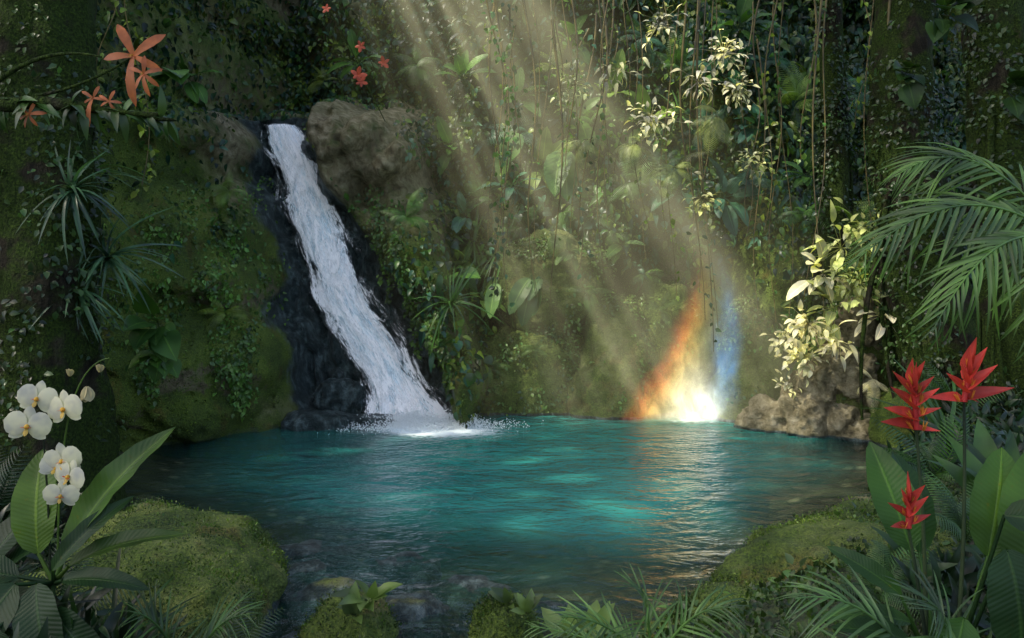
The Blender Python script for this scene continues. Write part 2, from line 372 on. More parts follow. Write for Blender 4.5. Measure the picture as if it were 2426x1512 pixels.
# ------------------------------------------------------------------ waterfall
def fall_mat(name, thr, seed, fine=(40, 20)):
    N = NT(name); tc = N.n('ShaderNodeTexCoord'); uv = N.n('ShaderNodeSeparateXYZ'); N.l(tc.outputs['UV'], uv.inputs[0])
    mp = N.n('ShaderNodeMapping'); N.l(tc.outputs['UV'], mp.inputs[0]); mp.inputs['Scale'].default_value = (7, 8, 1); mp.inputs['Location'].default_value = (seed, seed*2, 0)
    a = N.noise(mp.outputs[0], 1.0, 5, .7, .8)
    mp2 = N.n('ShaderNodeMapping'); N.l(tc.outputs['UV'], mp2.inputs[0]); mp2.inputs['Scale'].default_value = fine+(1,); mp2.inputs['Location'].default_value = (seed*3, 0, 0)
    b_ = N.noise(mp2.outputs[0], 1.5, 5, .8, 1.6)
    f = N.m('ADD', N.m('MULTIPLY', a, .55), N.m('MULTIPLY', b_, .45))
    ed = N.m('ABSOLUTE', N.m('SUBTRACT', uv.outputs[0], .5))
    al = N.sstep(thr, thr+.06, N.m('SUBTRACT', f, N.m('MULTIPLY', N.sstep(.05, .5, ed), .23)))
    c = N.ramp(f, [(.39, (.10, .28, .38)), (.445, (.42, .68, .80)), (.49, (.88, .97, 1)), (.53, (1, 1, 1))])
    b = N.n('ShaderNodeBsdfPrincipled'); N.l(c, b.inputs['Base Color']); b.inputs['Roughness'].default_value = .4
    N.l(N.bump(f, .3, .04), b.inputs['Normal'])
    t = N.n('ShaderNodeBsdfTransparent')
    m = N.n('ShaderNodeMixShader'); N.l(al, m.inputs[0]); N.l(t.outputs[0], m.inputs[1]); N.l(b.outputs[0], m.inputs[2])
    N.l(m.outputs[0], N.out.inputs[0]); return N.mat
def foam_mat():
    N = NT('white_spray'); b = N.n('ShaderNodeBsdfPrincipled'); b.inputs['Base Color'].default_value = (.95, 1, 1, 1); b.inputs['Roughness'].default_value = .3
    N.l(b.outputs[0], N.out.inputs[0]); return N.mat
M_foam = foam_mat()
CB = (np.array([(-1, -1, -1), (1, -1, -1), (1, 1, -1), (-1, 1, -1), (-1, -1, 1), (1, -1, 1), (1, 1, 1), (-1, 1, 1)])*np.array([.5, 1, .6]),
      np.array([(0, 3, 2, 1), (4, 5, 6, 7), (0, 1, 5, 4), (1, 2, 6, 5), (2, 3, 7, 6), (3, 0, 4, 7)]), np.zeros((8, 2)))
def blobs(mb, P, s, stretch=1.0):
    d = nrm(rng.normal(size=P.shape)+np.array([.2, -.1, -.8])*stretch)
    mb.add(*inst(CB, P, d, rng.normal(size=P.shape), s, (1, 1, 1)))
wf = empty('waterfall', (-1.87, 13.6, 0)); tag(wf, 'white cascade sliding down dark rock chute into pool', 'waterfall')
def fhw(z): return np.interp(z, [0, .25, .6, 1.8, 3.5, 5.0, 5.6], [1.15, 1.0, .88, .78, .78, .70, .50])
def fall_pt(c, z, off):
    hw = fhw(z)*(1+.14*vn(z*1.6, np.sign(c)*3, 1, 77))
    x = chute_x(z)+c*hw+.08*vn(z*1.1, c*.6, 3, 61)
    y = chute_y(z)-.16-off-.14*(1-c*c)-.035*fbm(x*4, z*1.2, off*9, 2, 66)
    return x, y
for li, (thr, off, fine) in enumerate(((.36, .10, (36, 20)), (.42, .17, (44, 16)), (.48, .25, (60, 26)))):
    zz = np.linspace(5.62, -.05, 200); cc = np.linspace(-1, 1, 40)
    Cc, Zz = np.meshgrid(cc, zz, indexing='ij')
    x, y = fall_pt(Cc, Zz, off)
    y = y-1.3*off*np.exp(-((Zz-.0)/.35)**2)
    lip = sm(5.35, 5.62, Zz); y = y+1.4*lip**2
    U = np.stack([(Cc+1)/2, Zz/5.6], -1)
    mk('water_sheet', (np.stack([x, y, Zz], -1)-np.array(wf.location)).reshape(-1, 3), grid_faces(40, 200)[:, ::-1], fall_mat('falling_water_%s' % 'abc'[li], thr, li*3.1, fine), None, U.reshape(-1, 2), True, wf)
mb = MB()
n = 22000; r = np.abs(rng.normal(size=n)); a = rng.uniform(0, 6.28, n)
px_ = -1.70+.62*r*np.cos(a)+.15; py_ = 13.1+.24*r*np.sin(a)
hh_ = .05+.10*np.clip(.4+fbm(px_*3, py_*3, 0, 3, 14), 0, 1)
P = np.stack([px_, py_, np.abs(rng.normal(size=n))*hh_*np.exp(-r*.4)], 1)
blobs(mb, P, rng.uniform(.003, .010, n), 0)
mb.V = [v-np.array(wf.location) for v in mb.V]
o = mb.build('spray', M_foam, wf); o['kind'] = 'stuff'

# ------------------------------------------------------------------ boulders
SP = csphere(56)
def blades(mb, P, Nn, s, tint, T=T_tiny, up=.6):
    m = len(P); d = nrm(Nn*.8+rng.normal(size=(m, 3))*.7+np.array([0, 0, up])); mb.add(*inst(T, P, d, rng.normal(size=(m, 3)), s, tint))
def jit(c, m, a=.35):
    c = np.asarray(c, float); return np.clip(c*(1+rng.uniform(-a, a, (m, 1)))*(1+rng.uniform(-.12, .12, (m, 3))), .003, 1)
def boulder(pos, rad, label, seed, moss=1.0, wet=.0, brown=.0, fuzz=0, sq=.0, rot=0, rough=.22, lean=(0, 0), leafy=0):
    V, F = SP
    ax = np.sign(V)*np.abs(V)**(1-sq)
    P = ax*np.array(rad)
    ca, sa = math.cos(rot), math.sin(rot); P = np.stack([P[:, 0]*ca-P[:, 1]*sa, P[:, 0]*sa+P[:, 1]*ca, P[:, 2]], 1)
    P[:, 0] += lean[0]*P[:, 2]; P[:, 1] += lean[1]*P[:, 2]
    q = P+np.array(pos); m = max(rad)
    k = 1+rough*fbm(q[:, 0]*1.4/m, q[:, 1]*1.4/m, q[:, 2]*1.4/m+seed, 4, seed)+.12*fbm(q[:, 0]*4, q[:, 1]*4, q[:, 2]*4, 4, seed+4)
    P = P*k[:, None]
    wz = P[:, 2]+pos[2]
    C = np.stack([np.clip(wet+.9*sm(.12, -.02, wz), 0, 1), np.full(len(P), moss), np.full(len(P), brown)], 1)
    o = mk('mossy_boulder', P, F, M_rock, C); o.location = pos; tag(o, label, 'boulder')
    if fuzz or leafy:
        N_ = nrm(V/np.array(rad)); nz = sm(-.2, .3, fbm(q[:, 0]*2, q[:, 1]*2, q[:, 2]*2, 3, seed+2))
    if fuzz:
        pr = np.clip(N_[:, 2]+.25, 0, 1)*(wz > .05)*(.12+nz); idx = rng.choice(len(P), fuzz, p=pr/pr.sum())
        jt = rng.normal(size=(fuzz, 3))*.02; hue = fbm(q[idx, 0]*3, q[idx, 1]*3, q[idx, 2]*3, 3, seed+7)[:, None]
        mb = MB(); blades(mb, P[idx]+jt-N_[idx]*.008, N_[idx], rng.uniform(.008, .026, fuzz), np.clip(jit((.050, .095, .015), fuzz, .6)*(1+hue*np.array([1.3, .9, .5])), .005, 1))
        e = mb.build('moss', M_leaf, o); e['kind'] = 'stuff'
    if leafy:
        pr = np.clip(-N_[:, 1]+.3, 0, 1)*(wz > .1)*nz**2*(.3+np.clip(N_[:, 2], 0, 1)); idx = rng.choice(len(P), leafy, p=pr/pr.sum())
        mb = MB(); mb.add(*inst(T_small, P[idx]+rng.normal(size=(leafy, 3))*.04+N_[idx]*.03, nrm(N_[idx]*.5+rng.normal(size=(leafy, 3))*.5+np.array([0, 0, -.5])), N_[idx]+np.array([0, 0, .5]), rng.uniform(.04, .10, leafy), jit((.07, .135, .04), leafy, .5)))
        e = mb.build('creeper', M_leaf, o); e['kind'] = 'stuff'
    return o
boulder((-2.6, 5.8, -.14), (.98, 1.2, .66), 'large uneven boulder covered in bright green moss', 3, .95, 0, .2, 24000, .22, 0, .38)
boulder((-3.9, 5.0, .0), (.9, 1.1, .55), 'low dark mossy boulder under orchid leaves', 8, .6, 0, 0, 5000)
boulder((2.9, 6.3, .0), (1.35, .9, .55), 'long moss covered boulder beside red heliconias', 12, .95, 0, .2, 22000, .1, .5, .34, (0, 0), 450)
boulder((1.75, 5.45, -.1), (.95, .6, .42), 'low moss covered rock at water edge', 15, .95, 0, .1, 12000, .1, .4, .34, (0, 0), 300)
boulder((-.05, 5.35, .0), (.24, .22, .33), 'small knob of rock capped with moss', 17, 1.0, 0, 0, 3000, 0, 0, .35)
boulder((-1.05, 5.45, .0), (.34, .3, .26), 'small mossy stone standing in shallow water', 19, .8, .1, .2, 2500, 0, 0, .35)
for p, r_, sd_ in [((-.75, 5.9, -.15), (.35, .3, .2), 23), ((-1.35, 6.2, -.15), (.4, .35, .2), 29), ((-.3, 6.4, -.19), (.4, .3, .2), 30), ((-1.0, 7.0, -.21), (.4, .3, .2), 34), ((-1.9, 7.2, -.21), (.5, .35, .22), 36), ((.3, 6.1, -.15), (.3, .25, .15), 38), ((-.1, 5.8, -.14), (.25, .2, .14), 46), ((-1.7, 6.7, -.18), (.3, .25, .2), 47)]:
    boulder(p, r_, 'wet brown stone just under the water', sd_, .4, .25, .5, 0, .1, 0, .4)
PALE = 'pale mossy boulder rising from water against cliff'
boulder((.1, 14.6, .3), (.95, .6, 1.45), PALE, 61, .95, 0, .2, 2500, .1, 0, .4, (.1, .15), 900)
boulder((1.8, 14.35, .5), (.80, .6, 1.65), PALE, 62, .9, 0, .3, 2500, .1, 0, .4, (.08, .15), 500)
boulder((1.0, 14.7, .2), (.8, .5, 1.2), PALE, 63, .9, 0, .2, 2500, .1, 0, .4, (0, .1), 600)
boulder((.85, 14.9, 2.3), (1.1, .7, .95), 'bulging mossy rock high on the cliff', 64, .85, 0, .3, 2500, .1, 0, .4, (.1, .1), 1100)
boulder((2.85, 14.7, .5), (.95, .5, 1.7), PALE, 65, .85, 0, .3, 2500, .1, 0, .4, (0, .1), 500)
boulder((4.15, 13.95, .5), (.62, .5, 1.6), PALE, 66, .85, 0, .3, 2500, .1, 0, .4, (0, .1), 500)
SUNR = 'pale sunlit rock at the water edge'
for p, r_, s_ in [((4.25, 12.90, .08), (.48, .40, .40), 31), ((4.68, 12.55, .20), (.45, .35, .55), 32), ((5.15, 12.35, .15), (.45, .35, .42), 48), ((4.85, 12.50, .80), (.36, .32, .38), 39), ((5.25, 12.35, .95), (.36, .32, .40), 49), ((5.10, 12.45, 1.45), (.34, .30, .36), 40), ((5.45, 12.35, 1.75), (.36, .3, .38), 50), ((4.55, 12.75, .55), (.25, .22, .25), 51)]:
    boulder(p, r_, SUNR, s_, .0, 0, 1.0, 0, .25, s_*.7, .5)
boulder((5.25, 12.8, .2), (.60, .5, .95), 'mossy rock beside sunlit stone', 33, .8, 0, .3, 3000, .1, 0, .4, (0, 0), 500)
boulder((5.6, 12.8, 1.3), (.8, .6, 1.5), 'tall mossy rock under pale drooping leaves', 35, .9, 0, .2, 3000, .1, 0, .4, (.1, 0), 1200)
boulder((-2.45, 13.3, -.05), (.6, .4, .2), 'flat wet black ledge rock below waterfall', 37, 0, 1, 0, 0, .3)
boulder((-3.2, 13.1, .0), (.6, .4, .25), 'wet black ledge rock below waterfall', 41, 0, 1, 0, 0, .3)
boulder((-2.95, 13.85, .35), (.45, .35, .3), 'wet black ledge rock below waterfall', 42, 0, 1, 0, 0, .3, 0, .5)
boulder((6.1, 11.6, .2), (.8, 1.1, .8), 'dark mossy boulder on the shaded bank', 43, .8, 0, 0, 3000)

# ------------------------------------------------------------------ wall foliage
G_mid = (.042, .11, .025); G_dark = (.018, .056, .028); G_blue = (.026, .085, .06); G_yel = (.12, .18, .032); G_lime = (.09, .16, .035)
PAL = np.array([G_mid, G_dark, G_blue, G_yel, G_lime])
def dens(x, z):
    xl = xl_(z); xr = xr_(z); rw = np.interp(z, [0, .6, 2.9, 5, 6], [.45, .6, 1.25, 1.9, 2.2])
    d = np.ones_like(x)
    d = d*(1-sm(-.35, 0, x-xl)*(1-sm(.0, .35, x-xr))*(1-sm(5.6, 5.9, z)))
    d = d*(1-.95*sm(-.1, .3, x-xr)*(1-sm(1.0, 1.3, (x-xr)/rw))*sm(3.1, 4.1, z)*(1-sm(5.95, 6.3, z)))
    d = d*(1-.86*sm(-.1, .3, x-xr)*(1-sm(.9, 1.3, (x-xr)/rw))*(1-sm(3.3, 4.3, z)))
    d = d*(1-.90*sm(-6.6, -5.6, x)*sm(.2, -.3, x-xl)*sm(3.8, 2.6, z))
    d = d*(1-.62*sm(-6.2, -5.6, x)*sm(.2, -.3, x-xl)*sm(6.0, 4.6, z))
    d = d*(1-.94*sm(-.6, .0, x)*sm(5.2, 4.6, x)*sm(3.7, 2.5, z))
    return np.clip(d, 0, 1)
def wall_leaves(name, N, k, T, smin, smax, weights, label, cat, rad=.2, bulge=1.0, region=None, sub=1.0, dm=(0, -.5, -.75)):
    x = rng.uniform(-8.8, 9, N); z = rng.uniform(.15, 9.6, N)
    D = dens(x, z)
    if region is not None: D = D*region(x, z)
    clump = sm(-.35, .35, fbm(x*.9, z*.9, 5, 3, 77))*.75+.25
    keep = rng.uniform(size=N) < D*clump
    x = x[keep]; z = z[keep]; m = len(x)
    pi = rng.choice(5, m, p=np.array(weights)/sum(weights))
    c0 = PAL[pi]*(1+rng.uniform(-.35, .35, (m, 1)))
    edge = sm(4.2, 6.5, np.abs(x))[:, None]; c0 = c0*(1-.42*edge)  # leaf colour darkened toward both sides to paint deep shade
    bl = bulge*np.clip(.35+.9*fbm(x*.75, z*.75, 9, 3, 88), .05, 1.2)*rng.uniform(0, 1, m)**.6*np.clip(D[keep]*1.2, .12, 1)
    bl = bl+.5*sm(-.3, .3, x)*sm(5, 4, x)*sm(4.8, 3.4, z)*sm(2.2, 3.2, z)
    X_ = np.repeat(x, k)+rng.normal(size=m*k)*rad; Z_ = np.repeat(z, k)+rng.normal(size=m*k)*rad
    Z_ = np.maximum(Z_, .06)
    ok = dens(X_, Z_) > .055
    Y_ = cliff(X_, Z_)[0]-np.repeat(bl, k)-np.abs(rng.normal(size=m*k))*rad*.5-.02
    C_ = np.repeat(c0, k, axis=0)*(1+rng.uniform(-.3, .3, (m*k, 1)))
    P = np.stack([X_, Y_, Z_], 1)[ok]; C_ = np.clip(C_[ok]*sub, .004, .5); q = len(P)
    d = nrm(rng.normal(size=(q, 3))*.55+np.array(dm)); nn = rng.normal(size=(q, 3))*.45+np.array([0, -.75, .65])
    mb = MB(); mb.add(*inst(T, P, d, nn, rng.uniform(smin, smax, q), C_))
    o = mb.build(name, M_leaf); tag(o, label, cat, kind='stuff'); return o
wall_leaves('jungle_foliage', 5800, 11, T_ov, .10, .20, [4, 4, 3, 1, 1], 'dense dark green leaves covering the cliff', 'foliage', .22, .9)
wall_leaves('creeping_foliage', 5200, 10, T_small, .05, .11, [4, 1, 1, 3, 3], 'small creeping leaves trailing over moss', 'foliage', .13, .4)
wall_leaves('heart_leaf_foliage', 900, 6, T_heart, .12, .23, [3, 2, 4, 1, 1], 'heart shaped climbing leaves on the cliff', 'foliage', .25, 1.0)
wall_leaves('long_leaf_foliage', 1900, 7, T_lance, .20, .42, [4, 4, 2, 1, 1], 'long narrow jungle leaves hanging from cliff', 'foliage', .22, 1.0, lambda x, z: sm(-1.5, -.5, x)*.9+.15)
mb = MB()
for (sx, sz, n_, ln) in ((-4.9, 4.4, 2, 2.0), (-5.4, 4.0, 3, 2.0), (-4.45, 2.8, 3, 1.4), (-5.0, 2.4, 2, 1.3), (-4.1, 1.5, 3, 1.1), (-2.3, 4.0, 2, 1.8), (-1.9, 3.6, 2, 1.6), (-1.5, 2.6, 2, 1.4), (-5.9, 3.2, 3, 1.9), (-4.7, 3.6, 2, 1.2), (-1.1, 1.5, 2, .9)):
    for q in range(n_):
        m = 150; t = rng.uniform(0, 1, m)
        x = sx+rng.normal()*.18+.25*t*ln*.4+rng.normal(size=m)*.09*(1.3-t); z = np.maximum(sz+rng.normal()*.25-t*ln+rng.normal(size=m)*.06, .1)
        y = cliff(x, z)[0]-np.abs(rng.normal(size=m))*.07-.02
        mb.add(*inst(T_small, np.stack([x, y, z], 1), nrm(rng.normal(size=(m, 3))*.5+np.array([0, -.5, -.7])), rng.normal(size=(m, 3))*.35+np.array([0, -.8, .6]), rng.uniform(.05, .11, m), jit((.08, .17, .045), m, .5)))
tag(mb.build('ivy', M_leaf), 'green ivy trailing down the mossy rock face', 'ivy', kind='stuff')
n = 60000; x = rng.uniform(-7, 6.5, n); z = rng.uniform(.08, 5.8, n); y, ch, rk = cliff(x, z); k = (ch < .2) & (rk < .7) & (fbm(x*1.6, z*1.6, 3, 3, 15) > -.15)
P = np.stack([x, y-.005, z], 1)[k]; m = len(P); mb = MB()
blades(mb, P, np.tile([0, -1., .2], (m, 1)), rng.uniform(.02, .05, m), jit((.08, .14, .022), m, .7), T_tiny, .1)
tag(mb.build('moss', M_leaf), 'tufts of green moss on the rock walls', 'moss', kind='stuff')

# ------------------------------------------------------------------ unseen leaf layer added to block the sun (gap over the far right wall)
S = np.array([.53, .2, -.83]); S = S/np.linalg.norm(S)
n = 26000; u = rng.uniform(-10, 14, n); v = rng.uniform(0, 20, n); z = 24+rng.uniform(-1, 1.5, n)
lit = sm(2.2, 2.8, u)*sm(8.6, 7.8, u)*sm(11.6, 12.2, v)*sm(18.5, 17.5, v)*sm(-.55, -.3, fbm(u*1.0, v*1.0, 2, 2, 61))
thin = .22+.5*sm(8.2, 9.4, u)+.35*sm(7.5, 5.0, v)
thin = thin*(1-.95*sm(-3.6, -2.6, u)*sm(2.4, 1.4, u)*sm(12.8, 13.6, v)*sm(18.5, 17.2, v))
k = rng.uniform(size=n) < (1-lit)*np.clip(thin, 0, 1); u = u[k]; v = v[k]; z = z[k]; m = len(u)
mb = MB(); mb.add(*inst(T_heart, np.stack([u-z*.53/.83, v-z*.2/.83, z], 1), nrm(rng.normal(size=(m, 3))*np.array([1, 1, .25])), rng.normal(size=(m, 3))*.25-S, rng.uniform(.35, .6, m), jit(G_mid, m)))
tag(mb.build('sun_blocker_leaves', M_can), 'added unseen leaf layer blocking the sun, with a gap', 'foliage', kind='stuff')

# ------------------------------------------------------------------ trees / trunks
def tree(path, radii, label, seed, roots=0):
    P = np.array(path, float); t = np.linspace(0, 1, len(P)); tt = np.linspace(0, 1, 90)
    Q = np.stack([np.interp(tt, t, P[:, i]) for i in range(3)], 1)
    kern = np.ones(13)/13
    Qp = np.concatenate([np.repeat(Q[:1], 6, 0), Q, np.repeat(Q[-1:], 6, 0)]); Q = np.stack([np.convolve(Qp[:, i], kern, 'valid') for i in range(3)], 1)
    R = np.interp(tt, np.linspace(0, 1, len(radii)), radii)
    V, F, U, c = tube(Q, R, 28, (1, 1, 1), (.1, 1, 0))
    ce = np.repeat(Q, 28, 0); d = V-ce
    ang = np.tile(np.linspace(0, 2*np.pi, 28, endpoint=False), 90)
    k = 1+.28*fbm(V[:, 0]*3, V[:, 1]*3, V[:, 2]*.9, 4, seed)+.12*np.sin(ang*5+seed+V[:, 2]*.5)*np.exp(-V[:, 2]/2)
    V = ce+d*k[:, None]
    base = Vector(P[0]); e = empty('tree', base); tag(e, label, 'tree')
    mk('trunk', V-np.array(base), F, M_bark, None, U, True, e)
    for r in range(roots):
        a = rng.uniform(math.pi*.9, math.pi*2.1); z0 = rng.uniform(2.5, 7); i = int(np.argmin(abs(Q[:, 2]-z0)))
        s0 = Q[i]+np.array([math.cos(a), math.sin(a), 0])*R[i]*.9
        e1 = np.array([s0[0]+rng.normal()*.3, s0[1]-rng.uniform(0, .3), rng.uniform(.2, 1.5)])
        pp = bez(s0, (s0+e1)/2+rng.normal(size=3)*.2, e1, 16)
        V, F, U, c = tube(pp-np.array(base), np.linspace(.05, .02, 16), 7, (1, 1, 1)); mk('aerial_root', V, F, M_bark, None, U, True, e)
    m = 4200; i = rng.integers(5, 75, m); a = rng.uniform(math.pi*.85, math.pi*2.15, m)
    gz = fbm(Q[i, 2]*1.2, np.cos(a)*1.5, seed, 3, 9) > .0; i = i[gz]; a = a[gz]; m = len(i)
    dirn = np.stack([np.cos(a), np.sin(a), 0*a], 1); P2 = Q[i]+dirn*(R[i]*1.08)[:, None]+rng.normal(size=(m, 3))*.07
    mb = MB(); mb.add(*inst(T_small, P2-np.array(base), nrm(dirn*.6+rng.normal(size=(m, 3))*.5+np.array([0, 0, -.5])), dirn+np.array([0, 0, .6]), rng.uniform(.04, .10, m), jit((.024, .055, .018), m, .6)))
    e2 = mb.build('climbing_leaves', M_leaf, e); e2['kind'] = 'stuff'
    m = 500; P2 = Q[-1]+rng.normal(size=(m, 3))*np.array([1.3, 1.3, .6])+np.array([0, 0, 1.5]); mb = MB()
    mb.add(*inst(T_ov, P2-np.array(base), nrm(rng.normal(size=(m, 3))+np.array([0, 0, -.5])), rng.normal(size=(m, 3))*.4+np.array([0, 0, 1]), rng.uniform(.2, .4, m), jit(G_mid, m)))
    mb.build('crown', M_can, e)
    return e
tree([(-4.85, 8.0, 0), (-4.7, 8.05, 2.5), (-4.85, 8.2, 4.5), (-4.6, 8.4, 10)], [.8, .55, .5, .42, .3], 'thick moss covered jungle tree trunk beside pool', 2, 0)
tree([(6.6, 11.5, 0), (6.0, 11.7, 2.5), (5.8, 11.9, 5), (6.3, 12.3, 11)], [.95, .62, .50, .40, .3], 'broad leaning mossy tree trunk with hanging roots', 5, 7)
tree([(5.2, 13.0, 1.0), (5.25, 13.0, 4), (5.3, 13.2, 6), (5.2, 13.5, 11)], [.3, .22, .18, .16], 'slender jungle tree trunk wrapped in vines', 9, 4)
tree([(6.7, 10.0, 0), (6.3, 10.1, 3), (6.15, 10.2, 6), (6.3, 10.3, 11)], [.6, .42, .36, .3], 'dark tree trunk in deep forest shade', 14, 6)
tree([(-5.9, 9.2, 0), (-5.8, 9.3, 3), (-5.6, 9.4, 6), (-5.7, 9.4, 11)], [.5, .35, .3, .26], 'dark ivy covered trunk in forest shade', 19, 2)

# ------------------------------------------------------------------ plants
def fern_frond():
    mb = MB(); n = 22; tt = np.linspace(.08, .98, n)
    pt = lambda t: np.array([0, t*(1-.12*t), .18*t-.55*t*t])
    rp = np.array([pt(t) for t in np.linspace(0, 1, 14)]); mb.add(*tube(rp, np.linspace(.010, .003, 14), 4, (1, 1, 1), (1, 0, 0)))
    for sg in (-1, 1):
        for t in tt:
            p = pt(t); tg = nrm(pt(t+.01)-p); L = .26*math.sin(math.pi*(t*.86+.12))**.8+.02
            d = nrm(np.array([sg, 0, -.15])+tg*.45); mb.add(*inst(T_pin, p, d, np.cross(np.array([1, 0, 0]), tg)+np.array([0, 0, .01]), L, (1, 1, 1), .9))
    return np.concatenate(mb.V), np.concatenate(mb.F), np.concatenate(mb.U)
T_fern = fern_frond()
def plant(name, pos, T, k, size, out=(0, -1, .3), spread=.9, tint=G_mid, pet=.25, label='', cat='plant', group=None, mat=None, seed=0, droop=0, var=.3):
    r = np.random.default_rng(seed+100); mb = MB(); out = nrm(out)
    for i in range(k):
        d = nrm(out+nrm(r.normal(size=3))*spread+np.array([0, 0, -droop])); s = size*r.uniform(.6, 1.2)
        nn = np.array([0, -.5, 1.0])+r.normal(size=3)*.25
        if abs(d@nrm(nn)) > .9: nn = nn+np.array([0, -2., 0])
        tc = np.asarray(tint)*(1+r.uniform(-var, var))
        p1 = d*s*pet*(r.uniform(.4, 1.3) if pet > .8 else 1)
        if pet > .02: mb.add(*tube(bez((0, 0, 0), p1*.5+np.array([0, 0, .03*s]), p1, 6), .010*size+.0015, 5, tc*.6, (.3, .2, .9)))
        d2 = nrm(d+r.normal(size=3)*.7) if pet > .8 else d
        mb.add(*inst(T, p1, d2, nn, s, tc))
    o = mb.build(name, mat or M_leaf); o.location = pos; tag(o, label, cat, group); return o
def wall_pos(x, z, off=.1): return (x, float(cliff(np.array([x]), np.array([z]))[0][0])-off, z)
rs = np.random.default_rng(3)
for i, (x, z) in enumerate([(-.6, 4.0), (.2, 5.3), (2.9, 4.6), (2.2, 4.2), (1.6, 5.4), (3.6, 5.2), (4.3, 4.2), (5.2, 5.6), (4.8, 6.5), (3.2, 6.4), (-.9, 2.7), (5.9, 4.7), (6.4, 5.8), (-6.0, 5.2), (-4.0, 6.6), (4.9, 3.5), (5.5, 3.2), (2.6, 7.2), (.9, 6.6), (-2, 7), (6.6, 3.6), (-4.75, 3.9), (-4.5, 1.9), (-1.7, 3.4), (1.0, 3.7), (1.9, 3.3), (.2, 3.4)]):
    plant('fern', wall_pos(x, z, .95 if z > 3.3 or x > 0 else .3), T_fern, 10, rs.uniform(.5, .9)*(.7 if i > 20 else 1), (0, -.8, .35), 1.1, PAL[rs.choice(5, p=[.4, .1, .15, .15, .2])]*1.3, 0, 'green fern with arching feathery fronds on cliff', 'fern', 'ferns growing on the cliff', None, i, .1)
for i, (x, z) in enumerate([(-.75, 3.1), (-.5, 2.4), (-.2, 2.9), (-1.0, 2.0), (-.4, 1.8), (.3, 4.3), (3.3, 5.6), (-6.0, 3.9)]):
    plant('strap_leaf_plant', wall_pos(x, z, .4), T_strap, 22, rs.uniform(.6, .9), (0, -.8, .45), .9, np.array(G_mid)*1.1, 0, 'bromeliad with long arching strap leaves on rock', 'plant', 'strap leaved plants on the rock', None, 40+i)
for i, (p, s) in enumerate([((-4.3, 7.8, 3.3), .55), ((-4.1, 8.1, 2.65), .6), ((-4.3, 7.9, 2.3), .48)]):
    plant('bromeliad', p, T_strap, 30, s, (.35, -.7, .5), .9, (.030, .08, .045), 0, 'bromeliad with narrow arching leaves perched on mossy trunk', 'bromeliad', 'bromeliads on the trunk', None, 60+i)
for i, (x, z, s) in enumerate([(-.9, 3.6, .6), (0.0, 4.2, .6), (.6, 4.6, .8), (1.3, 5.6, .9), (1.9, 6.0, .8), (.1, 6.0, .7), (2.6, 5.4, .8), (3.9, 6.2, .7), (4.6, 5.2, .6), (5.6, 6.2, .6), (3.1, 4.0, .6), (3.9, 3.9, .7), (-1.2, 5.0, .6), (-1.0, 6.4, .7), (5.2, 4.2, .5), (-5.8, 6, .6), (-3.2, 6.9, .6), (-.5, 2.0, .5), (1.2, 7.2, .8), (4.3, 7.2, .7)]):
    plant('broad_leaf_plant', wall_pos(x, z, .9), T_big, 8, s*.85, (0, -.7, .25), 1.0, PAL[rs.choice(5, p=[.4, .1, .3, .05, .15])]*1.25, .3, 'jungle plant with long glossy paddle leaves', 'plant', 'paddle leaved plants on the cliff', M_gloss, 80+i, .1)
for i, (p, s) in enumerate([((-4.0, 9.0, 1.95), .32), ((-4.0, 9.1, 1.6), .24), ((-5.6, 9.6, 4.6), .36), ((-4.6, 10.6, 5.2), .36), ((5.1, 9.5, 5.6), .36), ((4.9, 9.9, 5.0), .3), ((5.9, 9.5, 4.7), .3), ((-1.1, 14.2, 2.5), .4)]):
    plant('heart_leaf_plant', p, T_heart, 9, s, (.1, -.9, .1), .9, np.array(G_mid)*(.9 if p[0] < 0 else .4), .5, 'climber with broad heart shaped leaves', 'plant', 'heart leaved climbers', M_gloss, 120+i, .4)
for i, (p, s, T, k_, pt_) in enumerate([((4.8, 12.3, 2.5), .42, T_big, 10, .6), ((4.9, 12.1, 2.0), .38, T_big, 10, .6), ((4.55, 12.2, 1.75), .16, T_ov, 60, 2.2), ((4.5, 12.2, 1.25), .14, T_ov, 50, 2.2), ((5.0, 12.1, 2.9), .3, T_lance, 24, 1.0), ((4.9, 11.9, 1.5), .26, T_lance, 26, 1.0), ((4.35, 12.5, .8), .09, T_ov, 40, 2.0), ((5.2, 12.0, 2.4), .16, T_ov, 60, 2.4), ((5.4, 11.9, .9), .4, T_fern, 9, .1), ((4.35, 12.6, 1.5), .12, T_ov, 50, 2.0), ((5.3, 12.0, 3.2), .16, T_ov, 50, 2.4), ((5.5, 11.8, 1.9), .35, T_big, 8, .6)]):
    plant('sun_tinted_plant', p, T, k_, s, (-.5, -.6, .1), 1.1, [(.60, .60, .40), (.36, .42, .18), (.72, .70, .50)][i % 3], pt_, 'plant with drooping leaves tinted pale as if sunlit, above rock', 'plant', 'leafy plants with painted sunlight', M_gloss if T is T_big else None, 150+i, .4, .5)  # pale tints paint sunlight into these leaves
